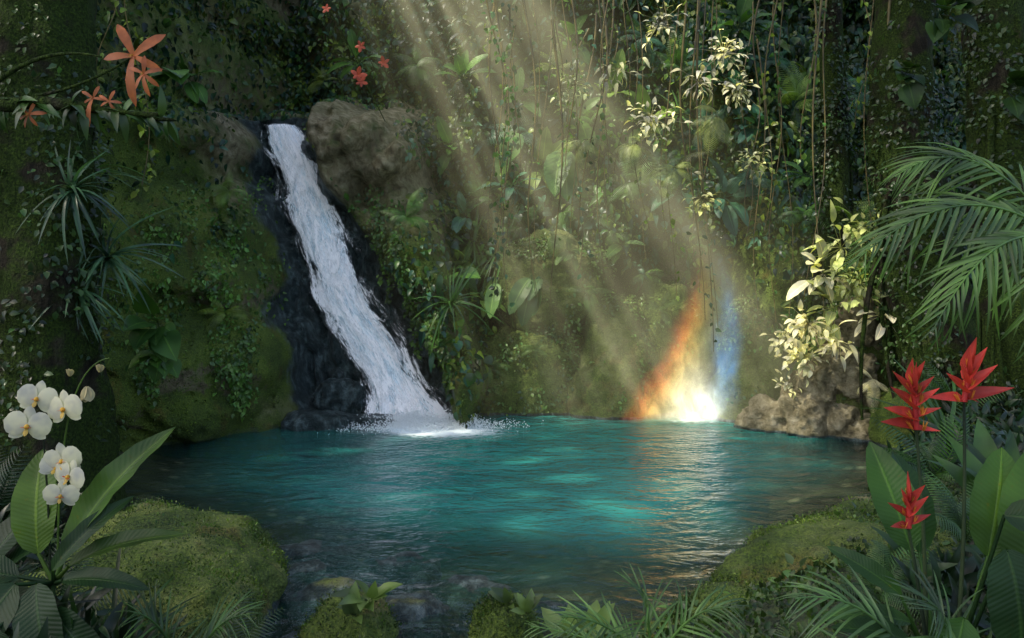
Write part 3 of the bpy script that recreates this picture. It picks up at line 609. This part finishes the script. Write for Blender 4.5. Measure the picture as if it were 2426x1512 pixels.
for i, (p, s, T, k_, tn, pt_) in enumerate([((3.3, 12.4, 5.95), .13, T_ov, 70, (.72, .72, .56), 2.8), ((3.5, 12.4, 5.45), .12, T_ov, 70, (.65, .65, .48), 2.8), ((3.25, 12.6, 5.0), .55, T_fern, 8, (.16, .2, .08), .1), ((2.0, 12.8, 4.6), .6, T_fern, 9, (.18, .22, .10), .1), ((2.2, 12.6, 5.0), .13, T_ov, 70, (.62, .62, .44), 2.8), ((2.35, 12.6, 6.5), .12, T_ov, 60, (.55, .56, .4), 2.8), ((2.6, 12.7, 4.2), .55, T_fern, 8, (.14, .18, .07), .1), ((1.2, 13.0, 4.7), .55, T_fern, 8, (.14, .18, .08), .1), ((3.8, 12.5, 4.3), .12, T_ov, 60, (.42, .46, .24), 2.6), ((2.9, 12.4, 5.5), .22, T_lance, 24, (.62, .60, .44), 1.6), ((1.0, 13.1, 5.6), .11, T_ov, 60, (.4, .44, .28), 3.0), ((3.0, 12.5, 3.7), .12, T_ov, 50, (.42, .44, .22), 2.6), ((1.7, 12.8, 5.8), .2, T_lance, 24, (.42, .44, .28), 1.6)]):
    plant('sun_tinted_plant', p, T, k_, s, (-.1, -.6, -.25), 1.2, tn, pt_, 'spray of leaves tinted pale as if sunlit, hanging from cliff', 'plant', 'leafy plants with painted sunlight', None, 170+i, .2, .5)  # sunlight is put into the leaf tint here too
for i, (p, s) in enumerate([((.35, 13.75, 2.5), .7), ((.5, 13.75, 2.45), .6), ((-.25, 13.9, 2.4), .6), ((.1, 13.8, 5.0), .9), ((.9, 13.8, 4.7), 1.0)]):
    plant('banana_leaf_plant', p, T_big, 3, s, (-.2, -.6, -.5), .5, (.08, .16, .06), .15, 'drooping ribbed banana leaves hanging over moss', 'plant', 'drooping banana leaves', M_gloss, 190+i, .4)
for i, (p, s, T) in enumerate([((.1, 13.9, 1.9), .4, T_fern), ((1.3, 13.7, 2.2), .45, T_fern), ((2.3, 13.8, 2.5), .45, T_fern), ((.7, 13.9, 3.2), .5, T_fern), ((-.4, 13.9, .9), .4, T_fern), ((1.0, 14.0, 2.9), .4, T_big), ((1.9, 13.9, 3.0), .4, T_big), ((.4, 13.8, 1.2), .3, T_fern), ((2.6, 13.9, 1.9), .35, T_fern)]):
    plant('fern' if T is T_fern else 'broad_leaf_plant', p, T, 8, s, (0, -.7, .3), 1.0, (.08, .15, .045), .05, 'young plant rooted on the pale mossy boulders', 'plant', 'small plants on the back boulders', M_gloss if T is T_big else None, 210+i, .3)

for i in range(52):
    r = np.random.default_rng(500+i)
    x = r.uniform(-.4, 5.8) if i > 5 else r.uniform(-6, -4.6); y = (13.6-r.uniform(0, .9)) if i > 5 else 9.8-r.uniform(0, .4)
    if x > 4.8: y -= 1.0
    zt = r.uniform(6.5, 9); ze = r.uniform(1.1, 5.2) if i > 5 else r.uniform(2.5, 4.4)
    if 2.6 < x < 4: ze = r.uniform(1.2, 3.6)
    n = 26; t = np.linspace(0, 1, n); P = np.stack([x+.10*np.sin(t*r.uniform(4, 9)+i)+r.normal()*.25*t, y+.06*np.cos(t*7+i), zt+(ze-zt)*t], 1)
    P = P-np.array([x, y, zt]); th = r.uniform(.008, .028); mb = MB(); mb.add(*tube(P, np.linspace(th, .005, n), 5, (.14, .12, .06)))
    m = int(r.uniform(6, 40)) if r.uniform() < .8 else 90
    j = r.integers(0, n, m); pp = P[j]+r.normal(size=(m, 3))*.06
    mb.add(*inst(T_small if i % 3 else T_lance, pp, nrm(r.normal(size=(m, 3))*.6+np.array([0, -.3, -.7])), r.normal(size=(m, 3))*.4+np.array([0, -1, .4]), r.uniform(.05, .14, m), jit(PAL[r.integers(0, 5)]*1.2, m)))
    o = mb.build('hanging_vine', M_leaf); o.location = (x, y, zt); tag(o, 'thin leafy liana hanging down in front of cliff', 'vine', 'lianas hanging in front of the cliff')

# ------------------------------------------------------------------ palms
def frond(parent, base, p0, p1, p2, n, L, tint, seed, up=(0, -.3, 1), hang=.5, wid=1.0):
    r = np.random.default_rng(seed); mb = MB(); base = np.asarray(base)
    P = bez(p0, p1, p2, 30)-base; T = nrm(np.gradient(P, axis=0)); tc = np.asarray(tint)
    mb.add(*tube(P, np.linspace(.010, .003, 30), 6, tc*1.4, (.2, .3, .9)))
    TT = leafT(8, 1, strapw(.030), .5, .5)
    for sg in (-1, 1):
        for t in np.linspace(.12, .99, n):
            i = min(29, int(t*29)); tg = T[i]; side = nrm(np.cross(tg, nrm(up)))*sg
            l = L*(math.sin(math.pi*(t*.72+.22))**.7)*r.uniform(.88, 1.08)
            d = nrm(side*(.9-.4*t)+tg*(.55+.6*t)+np.array([0, 0, -hang*.4])+r.normal(size=3)*.08)
            mb.add(*inst(TT, P[i], d, nrm(up)+r.normal(size=3)*.25, l, tc*(1+r.uniform(-.35, .4)), wid))
    return mb.build('frond', M_leaf, parent)
pb = (3.75, 5.2, .3); pe = empty('palm_plant', pb); tag(pe, 'feathery palm arching its fronds over the pool', 'palm')
V, F, U, c = tube(bez((0, 0, 0), (.1, 0, 1.2), (-.05, 0, 2.55), 20), np.linspace(.1, .06, 20), 12, (1, 1, 1)); mk('trunk', V, F, M_bark, None, U, True, pe)
cr = (3.60, 5.2, 2.70); PT = (.058, .125, .032)
frond(pe, pb, cr, (2.9, 5.1, 3.25), (2.08, 4.9, 2.55), 26, .55, PT, 1, (0, -1.2, 1), .6, .85)
frond(pe, pb, cr, (2.9, 4.8, 2.90), (2.42, 4.6, 2.15), 26, .52, PT, 2, (-.2, -1.2, 1), .6, .85)
frond(pe, pb, cr, (3.1, 5.3, 3.55), (2.55, 5.3, 3.15), 24, .5, PT, 3, (0, -1.2, 1), .4, .85)
frond(pe, pb, cr, (3.15, 4.7, 2.80), (2.95, 4.3, 1.95), 24, .5, PT, 4, (-.5, -1.2, 1), .5, .85)
def low_palm(base, tips, L, tint, label, seed):
    e = empty('palm_seedling', base); tag(e, label, 'palm')
    for i, (mid, tip) in enumerate(tips): frond(e, base, base, mid, tip, 17, L, tint, seed+i, (0, -.6, 1), .1, .9)
low_palm((.75, 4.3, .35), [((.55, 4.2, .7), (.25, 4.0, .78)), ((.72, 4.2, .8), (.65, 4.0, .92)), ((.95, 4.3, .75), (1.15, 4.1, .78)), ((.5, 4.3, .55), (.1, 4.3, .60)), ((.9, 4.0, .6), (1.0, 3.8, .62))], .28, (.055, .12, .035), 'young palm with narrow leaflets on the bank', 20)
low_palm((2.1, 3.9, .35), [((1.75, 3.8, .8), (1.1, 3.6, .68)), ((1.8, 3.9, 1.0), (1.35, 3.8, .95)), ((2.1, 3.8, .95), (1.9, 3.6, .98)), ((1.7, 3.6, .6), (1.2, 3.4, .55)), ((2.3, 3.7, .8), (2.3, 3.5, .8))], .36, (.042, .095, .035), 'spreading young palm beside mossy rock', 30)
low_palm((-1.75, 4.3, .3), [((-1.6, 4.2, .7), (-1.35, 4.1, .75)), ((-1.8, 4.1, .75), (-1.9, 4.0, .8)), ((-1.55, 4.0, .5), (-1.3, 3.9, .6))], .26, (.045, .10, .028), 'young fern palm at foot of mossy boulder', 36)

def big_leaf(parent, base, p0, d, n, s, tint, w=1.0, name='leaf', T=T_big):
    mb = MB(); base = np.asarray(base, float); p0 = np.asarray(p0, float); d = nrm(d)
    mb.add(*tube(bez(base-base, (p0-base)*.6, p0-base, 10), np.linspace(.014, .008, 10), 7, np.asarray(tint)*1.1, (.3, 1, .1)))
    mb.add(*inst(T, p0-base, d, n, s, tint, w)); return mb.build(name, M_gloss, parent)

hb = np.array((2.2, 4.05, .35)); he = empty('heliconia_plant', hb); tag(he, 'heliconia with bright red pointed bracts and paddle leaves', 'flower')
def helic(center, stem_to, brs, L, seed, lean):
    """brs: (height along the axis 0..1, direction angle in degrees from +x, relative length) for each bract"""
    r = np.random.default_rng(seed); mb = MB(); base = hb; c = np.asarray(center)-base; b = np.asarray(stem_to)-base
    ms = MB(); ms.add(*tube(bez(b, (b*.5+c*.5)+np.array([.04, 0, -.1]), c, 16), np.linspace(.013, .007, 16), 8, (.03, .05, .03), (.2, 1, 0))); ms.build('stem', M_gloss, he)
    ax = nrm(np.array([lean, 0, 1.])); H = L*.95; top = c+ax*H
    mb.add(*tube(bez(c, (c+top)/2+np.array([.01, 0, 0]), top, 10), np.linspace(.016, .008, 10), 7, (.42, .04, .04), (.2, 1, 0)))
    for (t, an, l) in brs:
        p = c+ax*H*t; q = math.radians(an)
        d = nrm(np.array([math.cos(q), r.uniform(-.55, .2), math.sin(q)]))
        tc = np.array((.42, .045, .040))*r.uniform(.6, 1.25)
        side = np.cross(d, (0, 1, 0)); side = side if side[2] > 0 else -side
        mb.add(*inst(T_bract, p, d, nrm(side)+np.array([0, -.6, 0]), L*l*r.uniform(.9, 1.05), tc, 1.05))
        for q_ in range(4):
            dd = nrm(d*.5+ax*.9+r.normal(size=3)*.25); mb.add(*inst(T_bract, p+d*.03, dd, (0, -1, 0), L*.24, (.55, .24, .05), .5))
    mb.build('flower', M_petal, he)
helic((2.27, 4.0, 1.86), (2.25, 4.05, .5), [(0, 178, 1.1), (.05, 12, 1.15), (.25, 150, .95), (.3, 38, 1.0), (.5, 130, .8), (.55, 55, .9), (.75, 105, .85), (.8, 75, .8), (.15, -30, .4)], .205, 1, .10)
helic((2.03, 4.0, 1.72), (2.1, 4.05, .5), [(0, 172, 1.05), (.0, -8, .5), (.22, 165, 1.05), (.3, 20, .6), (.5, 150, 1.0), (.55, 35, .7), (.8, 140, .9), (.95, 105, .75), (1.0, 70, .7), (.75, 45, .7), (1.15, 90, .6)], .225, 2, -.10)
helic((1.94, 3.9, 1.26), (2.1, 4.0, .4), [(0, 175, .8), (.1, 15, .75), (.3, 150, .95), (.35, 40, .9), (.6, 125, .85), (.65, 60, .85), (.85, 100, .9)], .165, 3, -.03)
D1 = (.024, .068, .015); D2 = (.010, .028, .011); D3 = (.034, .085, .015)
for (p0, d, n, s, tn, w) in [((2.1, 4.2, 1.05), (-.25, .1, 1), (-.2, -1, .2), .60, D1, .9), ((2.2, 4.3, 1.0), (.1, .2, 1), (.3, -1, .2), .58, D1, .9),
                             ((2.45, 4.1, 1.05), (.25, 0, 1), (-.3, -1, .1), .60, D3, 1.1), ((2.6, 4.0, .95), (.1, 0, 1), (-.5, -1, .1), .72, D3, 1.1),
                             ((2.0, 4.1, .85), (-.9, 0, .8), (-.3, -.8, .8), .42, D1, .65), ((2.0, 4.0, .75), (-1, -.1, .35), (0, -.6, 1), .45, D1, .65),
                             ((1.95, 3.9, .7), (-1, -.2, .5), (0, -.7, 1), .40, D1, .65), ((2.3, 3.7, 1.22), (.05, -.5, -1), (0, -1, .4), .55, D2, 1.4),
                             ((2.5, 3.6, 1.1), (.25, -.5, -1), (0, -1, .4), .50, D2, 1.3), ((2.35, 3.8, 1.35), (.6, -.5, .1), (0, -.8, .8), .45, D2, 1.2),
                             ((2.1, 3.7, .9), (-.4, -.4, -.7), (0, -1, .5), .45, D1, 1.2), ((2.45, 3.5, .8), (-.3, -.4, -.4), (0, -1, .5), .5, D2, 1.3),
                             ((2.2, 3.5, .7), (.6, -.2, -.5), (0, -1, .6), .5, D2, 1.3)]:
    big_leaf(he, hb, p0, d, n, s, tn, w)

ob_ = np.array((-2.3, 4.0, .95)); oe = empty('orchid_plant', ob_); tag(oe, 'white orchid with yellow lips and long glossy leaves', 'orchid')
for (p0, d, n, s, tn, w) in [((-2.38, 4.0, 1.10), (-.12, 0, 1), (.1, -1, .1), .54, (.050, .10, .017), 1.0), ((-2.24, 4.0, 1.10), (.48, 0, .95), (-.5, -1, .3), .80, (.038, .085, .018), .55),
                             ((-2.2, 3.95, 1.05), (.9, -.1, .55), (0, -.6, 1), .60, (.028, .06, .013), .45), ((-2.2, 3.9, 1.0), (.9, -.2, .2), (0, -.6, 1), .45, D2, .6),
                             ((-2.3, 3.85, 1.0), (.3, -.5, -.6), (0, -1, .3), .55, D2, 1.0), ((-2.4, 3.85, 1.0), (-.3, -.5, -.5), (0, -1, .3), .55, D2, 1.1),
                             ((-2.45, 3.95, 1.0), (-1, -.2, .3), (0, -.7, 1), .45, D2, 1.0), ((-2.2, 3.8, .9), (.7, -.4, -.5), (0, -1, .5), .55, D2, .8),
                             ((-2.25, 3.9, 1.05), (.55, 0, .75), (-.3, -1, .4), .5, (.014, .036, .013), .5), ((-2.4, 3.7, .85), (.1, -.3, -.9), (0, -1, .2), .4, D2, 1.4)]:
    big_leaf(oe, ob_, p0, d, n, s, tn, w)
def stem(parent, base, pts, r0, r1, tint, mat=M_gloss):
    P = bez(*pts[:3], 22, pts[3]) if len(pts) == 4 else bez(*pts, 22)
    mb = MB(); mb.add(*tube(P-np.asarray(base), np.linspace(r0, r1, 22), 7, tint, (.2, 1, 0))); mb.build('stem', mat, parent)
stem(oe, ob_, [(-2.32, 4, .95), (-2.33, 4.02, 1.3), (-2.36, 4.02, 1.6), (-2.38, 4.02, 1.85)], .006, .004, (.012, .02, .012))
stem(oe, ob_, [(-2.28, 4, .95), (-2.30, 4.02, 1.7), (-2.22, 4.02, 2.05), (-2.02, 4.0, 2.08)], .006, .003, (.05, .10, .02))
stem(oe, ob_, [(-2.29, 4, 1.45), (-2.26, 4, 1.55), (-2.24, 3.98, 1.60)], .004, .003, (.05, .10, .02))
def orchid_flower_mesh():
    mb = MB(); W = (.46, .46, .40)
    for a, T, s, z in ((90, T_sepal, .095, .004), (215, T_sepal, .095, .004), (325, T_sepal, .095, .004), (12, T_round, .105, -.004), (168, T_round, .105, -.004)):
        r = math.radians(a); mb.add(*inst(T, (0, z, 0), (math.cos(r), -.08, math.sin(r)), (0, -1, .0), s, W))
    a = mb.build('flower', M_petal); m2 = MB()
    V, F = csphere(6)
    m2.add(V*np.array([.010, .012, .012])+np.array([0, -.012, 0]), F, np.zeros((len(V), 2)), (.55, .34, .05))
    for s_ in (-1, 1): m2.add(*inst(T_sepal, (0, -.012, -.003), (s_*.8, -.5, .2), (0, 0, 1), .028, (.42, .10, .035)))
    m2.add(*inst(T_sepal, (0, -.012, -.008), (0, -.6, -1), (0, -1, 0), .036, (.5, .34, .08)))
    b = m2.build('lip', M_petal); b.parent = a
    return a, b
fa, fl = orchid_flower_mesh(); first = True
for (p, s, ry, rz) in [((-2.36, 3.96, 1.88), 1.0, .2, .1), ((-2.22, 3.95, 1.83), 1.05, -.15, -.2), ((-2.39, 3.93, 1.75), 1.1, .1, .2), ((-2.24, 3.97, 1.57), 1.0, -.2, 0), ((-2.19, 3.94, 1.50), .95, .3, -.3), ((-2.22, 3.92, 1.41), .85, .1, .2), ((-2.28, 3.98, 1.53), .8, .5, .3)]:
    if first: a, b = fa, fl; first = False
    else:
        a = fa.copy(); b = fl.copy(); col.objects.link(a); col.objects.link(b); b.parent = a
    a.parent = oe; a.location = Vector(p)-Vector(ob_); a.rotation_euler = (random.uniform(-.3, .1), ry, rz); a.scale = (s, s, s)
for (p, s) in [((-2.12, 3.97, 1.94), .05), ((-2.06, 3.98, 2.01), .028), ((-2.21, 3.98, 1.99), .026)]:
    mb = MB()
    for a in range(4): mb.add(*inst(T_sepal, np.array(p)-ob_, (math.cos(a*1.57)*.45, -.3, -1 if s > .04 else .9), (math.cos(a*1.57), -1, 0), s*1.6, (.35, .31, .19), 1.3))
    mb.build('bud', M_petal, oe)

bb = np.array((-3.9, 5.2, 3.35)); be = empty('flowering_branch', bb); tag(be, 'mossy branch carrying orange lily like blossoms', 'branch')
V, F, U, c = tube(bez(bb-bb, (.6, -.2, .35), (1.1, -.2, .22), 40, (1.75, -.2, .12)), np.linspace(.07, .015, 40), 12, (1, 1, 1), (.1, 1, .1))
V = V*(1+.04*vn(V[:, 0]*20, V[:, 1]*20, V[:, 2]*20, 3)[:, None]); mk('bough', V, F, M_bark, None, U, True, be)
V, F, U, c = tube(bez((.9, -.2, .27), (1.2, -.22, .3), (1.55, -.22, .52), 16), np.linspace(.012, .006, 16), 7, (1, 1, 1)); mk('twig', V, F, M_bark, None, U, True, be)
V, F, U, c = tube(bez((.5, -.15, .25), (.9, -.2, .62), (1.35, -.25, .50), 16), np.linspace(.02, .006, 16), 7, (1, 1, 1)); mk('twig', V, F, M_bark, None, U, True, be)
def lily(p, s, angs, seed):
    r = np.random.default_rng(seed); mb = MB()
    for a, l in angs:
        q = math.radians(a); mb.add(*inst(T_petal, (0, 0, 0), (math.cos(q), -.35, math.sin(q)), (math.sin(q)*.4, -1, .2), s*l, np.array((.36, .11, .045))*r.uniform(.7, 1.2), .92))
    for k in range(5): mb.add(*inst(T_pin, (0, -.01, 0), r.normal(size=3)*.4+np.array([0, -1, 0]), (0, 0, 1), s*.3, (.4, .25, .06)))
    o = mb.build('flower', M_petal, be); o.location = Vector(p)-Vector(bb)
lily((-2.36, 4.97, 3.86), .24, [(108, 1), (38, 1), (178, .85), (-25, .8), (-100, 1.3)], 1)
lily((-2.28, 4.93, 3.74), .12, [(80, 1), (20, 1), (150, .9), (-40, 1), (-85, 1.2), (-130, .9)], 2)
lily((-2.62, 4.98, 3.60), .09, [(60, 1), (0, 1), (140, 1), (-110, 2.0), (200, .8)], 3)
lily((-2.52, 4.98, 3.58), .08, [(60, 1), (0, 1), (140, 1), (-60, 1), (200, .8)], 4)
lily((-3.02, 4.98, 3.50), .09, [(60, 1), (10, 1.2), (140, 1), (-60, 1), (-120, 1), (200, .8)], 5)
mb = MB(); m = 90; t = rng.uniform(.1, 1, m)
P = bez(bb-bb, (.6, -.2, .35), (1.1, -.2, .22), 100, (1.75, -.2, .12))[(t*99).astype(int)]
mb.add(*inst(T_lance, P, nrm(rng.normal(size=(m, 3))*.6+np.array([.2, -.3, -.5])), rng.normal(size=(m, 3))*.3+np.array([0, -.7, .8]), rng.uniform(.10, .22, m), jit((.03, .07, .02), m)))
mb.build('leaves', M_leaf, be)
for i, (p, s) in enumerate([((-2.4, 12.4, 5.6), .13), ((-2.33, 12.3, 5.47), .11), ((-2.45, 12.9, 6.2), .10), ((-2.1, 13.0, 5.95), .10), ((-3.0, 12.9, 6.8), .08)]):
    mb = MB()
    for a in range(5): mb.add(*inst(T_sepal, (0, 0, 0), (math.cos(a*1.256+i), -.5*rs.uniform(), math.sin(a*1.256+i)), (0, -1, .2), s*rs.uniform(.7, 1.3), (.42, .08, .05), .9))
    mb.add(*tube(bez((0, 0, 0), (0, .5, .1), (0, 2.6, -.2), 8), .008, 5, (.04, .07, .02), (1, 0, 0)))
    o = mb.build('red_blossom', M_petal); o.location = p; tag(o, 'small red blossom among dark leaves', 'flower', 'red blossoms among the leaves')

def undergrowth(name, boxes, T, smin, smax, pal, label, up=.9):
    mb = MB()
    for (x0, x1, y0, y1, n, hmax) in boxes:
        x = rng.uniform(x0, x1, n); y = rng.uniform(y0, y1, n); z = ground_z(x, y)
        ok = z > .02; x = x[ok]; y = y[ok]; z = z[ok]; m = len(x)
        z = z+rng.uniform(0, hmax, m)
        mb.add(*inst(T, np.stack([x, y, z], 1), nrm(rng.normal(size=(m, 3))*.8+np.array([0, -.2, up])), rng.normal(size=(m, 3))*.4+np.array([0, -.8, .6]), rng.uniform(smin, smax, m), jit(pal, m, .45)))
    tag(mb.build(name, M_leaf), label, 'undergrowth', kind='stuff')
undergrowth('undergrowth', [(-6, -3.6, 5.5, 10, 2200, .4), (-4.5, -2.0, 3.4, 4.8, 1500, .3), (2.4, 5, 3.6, 5.2, 1200, .25), (4.2, 7, 7.0, 12.5, 2600, .5)], T_lance, .10, .26, (.012, .034, .013), 'dark leafy undergrowth on the shaded bank')
undergrowth('ground_cover', [(-4.5, -1.5, 3.4, 6, 5000, .08), (0, 5, 3.6, 8, 16000, .07), (3, 7, 8, 13, 5000, .15), (-6.5, -4, 6, 11, 3000, .2)], T_small, .025, .06, (.032, .066, .014), 'low green ground cover plants on the bank')
for i, (p, s) in enumerate([((-.02, 5.25, .32), .13), ((.1, 5.15, .3), .11), ((-.95, 5.35, .3), .2), ((-1.05, 5.3, .22), .16), ((.35, 4.8, .25), .2), ((.5, 4.9, .25), .18)]):
    plant('seedling', p, T_ov, 9, s, (0, -.3, .8), .8, (.08, .135, .04), .3, 'small leafy seedling sprouting from mossy stone', 'plant', 'seedlings on stones', None, 300+i)
for i, (p, s, T, k, tn) in enumerate([((-2.9, 3.9, .55), .6, T_strap, 30, D2), ((-2.0, 4.1, .45), .5, T_strap, 24, D1), ((-1.6, 4.4, .3), .4, T_fern, 7, (.05, .10, .03)), ((-2.6, 4.6, .5), .5, T_fern, 8, (.03, .07, .03)), ((2.3, 5.0, .5), .45, T_fern, 9, (.04, .10, .03)), ((3.0, 5.3, .7), .5, T_fern, 9, (.04, .1, .03)), ((3.4, 5.6, .8), .6, T_lance, 18, D1), ((1.5, 4.4, .2), .35, T_fern, 9, (.05, .11, .04)), ((3.9, 7.4, .6), .7, T_fern, 10, D1), ((4.8, 8.9, .6), .8, T_strap, 26, D1), ((-4.3, 6.7, .4), .7, T_fern, 10, D2), ((5.6, 10.2, .7), .8, T_fern, 10, D1), ((2.9, 4.5, .8), .6, T_big, 8, D2), ((-3.0, 4.4, .7), .5, T_big, 7, D2)]):
    plant('jungle_shrub', p, T, k, s, (0, -.35, .7), .8, tn, .05, 'leafy jungle shrub growing on the dark bank', 'plant', 'shrubs on the near bank', M_gloss if T is T_big else None, 330+i)

# ------------------------------------------------------------------ sunbeams and rainbow painted as self-glowing volumes (in world space)
def box(name, lo, hi, mat):
    lo = np.array(lo); hi = np.array(hi)
    V = np.array([[(lo, hi)[(i >> a) & 1][a] for a in range(3)] for i in range(8)], float)
    F = np.array([(0, 2, 3, 1), (4, 5, 7, 6), (0, 1, 5, 4), (2, 6, 7, 3), (0, 4, 6, 2), (1, 3, 7, 5)])
    return mk(name, V, F, mat, smooth=False)
def beam_glow_mat():
    N = NT('sunbeam_glow'); P = N.geo().outputs['Position']; s = N.n('ShaderNodeSeparateXYZ'); N.l(P, s.inputs[0]); x, y, z = s.outputs
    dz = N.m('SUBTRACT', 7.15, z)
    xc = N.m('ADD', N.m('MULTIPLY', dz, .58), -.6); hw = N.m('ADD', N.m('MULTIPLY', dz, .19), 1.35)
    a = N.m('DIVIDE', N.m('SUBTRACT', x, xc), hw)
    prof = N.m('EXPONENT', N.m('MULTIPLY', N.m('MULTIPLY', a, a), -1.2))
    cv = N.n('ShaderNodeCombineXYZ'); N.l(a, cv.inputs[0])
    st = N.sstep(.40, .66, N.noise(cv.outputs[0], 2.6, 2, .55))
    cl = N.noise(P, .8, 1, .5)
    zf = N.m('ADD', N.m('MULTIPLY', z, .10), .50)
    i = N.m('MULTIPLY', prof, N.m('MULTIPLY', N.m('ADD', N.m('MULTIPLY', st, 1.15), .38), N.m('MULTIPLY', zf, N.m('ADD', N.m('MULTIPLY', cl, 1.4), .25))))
    e = N.n('ShaderNodeEmission'); e.inputs[0].default_value = (1.0, .93, .56, 1); N.l(N.m('MULTIPLY', i, .155), e.inputs[1])  # streaks glow by emission, standing in for scattered sunlight
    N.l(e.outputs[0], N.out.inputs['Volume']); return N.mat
M = beam_glow_mat(); o = box('painted_sunbeams', (-3.5, 12.2, .05), (6.2, 13.8, 9.5), M); tag(o, 'slanting sunbeams painted as a glowing volume', 'sunbeam', kind='stuff')
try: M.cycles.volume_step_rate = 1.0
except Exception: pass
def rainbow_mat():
    N = NT('rainbow_glow'); P = N.geo().outputs['Position']; s = N.n('ShaderNodeSeparateXYZ'); N.l(P, s.inputs[0]); x, y, z = s.outputs
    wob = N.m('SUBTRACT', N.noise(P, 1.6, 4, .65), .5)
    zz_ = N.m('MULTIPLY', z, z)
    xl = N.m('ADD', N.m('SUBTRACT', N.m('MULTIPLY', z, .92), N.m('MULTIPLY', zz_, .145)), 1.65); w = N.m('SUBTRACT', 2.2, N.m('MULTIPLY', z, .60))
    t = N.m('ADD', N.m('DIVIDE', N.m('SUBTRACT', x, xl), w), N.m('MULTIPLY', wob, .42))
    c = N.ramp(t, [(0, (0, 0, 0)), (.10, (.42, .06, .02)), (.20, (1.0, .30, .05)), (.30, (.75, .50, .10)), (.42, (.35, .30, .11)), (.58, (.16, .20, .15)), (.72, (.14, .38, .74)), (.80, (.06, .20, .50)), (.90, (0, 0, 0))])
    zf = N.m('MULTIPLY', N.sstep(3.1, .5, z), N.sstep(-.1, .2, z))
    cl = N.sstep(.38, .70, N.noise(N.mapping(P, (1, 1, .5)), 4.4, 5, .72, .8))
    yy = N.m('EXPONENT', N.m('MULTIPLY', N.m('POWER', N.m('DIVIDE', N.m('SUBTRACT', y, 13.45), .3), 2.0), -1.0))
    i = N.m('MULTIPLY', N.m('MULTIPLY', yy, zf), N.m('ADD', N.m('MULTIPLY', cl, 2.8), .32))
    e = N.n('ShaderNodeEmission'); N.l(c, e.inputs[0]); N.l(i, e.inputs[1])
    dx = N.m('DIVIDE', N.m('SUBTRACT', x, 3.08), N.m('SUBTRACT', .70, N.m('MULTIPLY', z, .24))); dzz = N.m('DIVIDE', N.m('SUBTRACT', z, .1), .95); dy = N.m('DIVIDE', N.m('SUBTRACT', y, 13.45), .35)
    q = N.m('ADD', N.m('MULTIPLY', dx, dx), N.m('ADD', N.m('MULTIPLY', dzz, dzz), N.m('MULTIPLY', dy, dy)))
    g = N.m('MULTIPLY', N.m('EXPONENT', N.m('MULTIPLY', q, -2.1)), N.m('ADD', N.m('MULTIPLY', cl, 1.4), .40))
    e2 = N.n('ShaderNodeEmission'); e2.inputs[0].default_value = (1, .92, .66, 1); N.l(N.m('MULTIPLY', g, 3.4), e2.inputs[1])  # bright core is painted glow, with no lamp behind it
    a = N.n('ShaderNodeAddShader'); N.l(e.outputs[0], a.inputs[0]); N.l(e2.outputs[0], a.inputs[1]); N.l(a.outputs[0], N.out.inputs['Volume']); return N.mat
M = rainbow_mat(); o = box('rainbow_glow', (1.3, 12.85, .03), (4.6, 14.05, 3.3), M); tag(o, 'rainbow and bright glow painted as emission over water beside mossy rock', 'rainbow', kind='stuff')
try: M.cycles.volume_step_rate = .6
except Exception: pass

# ------------------------------------------------------------------ light, sky, camera
w = bpy.data.worlds.new('World'); scene.world = w; w.use_nodes = True; nt = w.node_tree
bg = nt.nodes['Background']; sk = nt.nodes.new('ShaderNodeTexSky'); sk.sky_type = 'NISHITA'; sk.sun_disc = False
sk.sun_elevation = math.asin(-S[2]); sk.sun_rotation = math.atan2(-S[0], -S[1]) % (2*math.pi)
sk.dust_density = 4.0; sk.ozone_density = .3
nt.links.new(sk.outputs[0], bg.inputs[0]); bg.inputs[1].default_value = .42
sl = bpy.data.lights.new('sun', 'SUN'); sl.energy = 5; sl.angle = math.radians(.8); sl.color = (1, .92, .74)
so = bpy.data.objects.new('sun', sl); col.objects.link(so); so.rotation_euler = Vector(S).to_track_quat('-Z', 'Y').to_euler(); so.location = (-6, 10, 14)
cd = bpy.data.cameras.new('camera'); cd.lens = 28; cd.sensor_width = 36; cd.shift_y = -.0437; cd.clip_end = 1000; cd.clip_start = .05
co = bpy.data.objects.new('camera', cd); co.location = (0, 0, 2.5); co.rotation_euler = (math.radians(90), 0, 0); col.objects.link(co); scene.camera = co
scene.view_settings.view_transform = 'Standard'; scene.view_settings.look = 'None'; scene.view_settings.exposure = 0
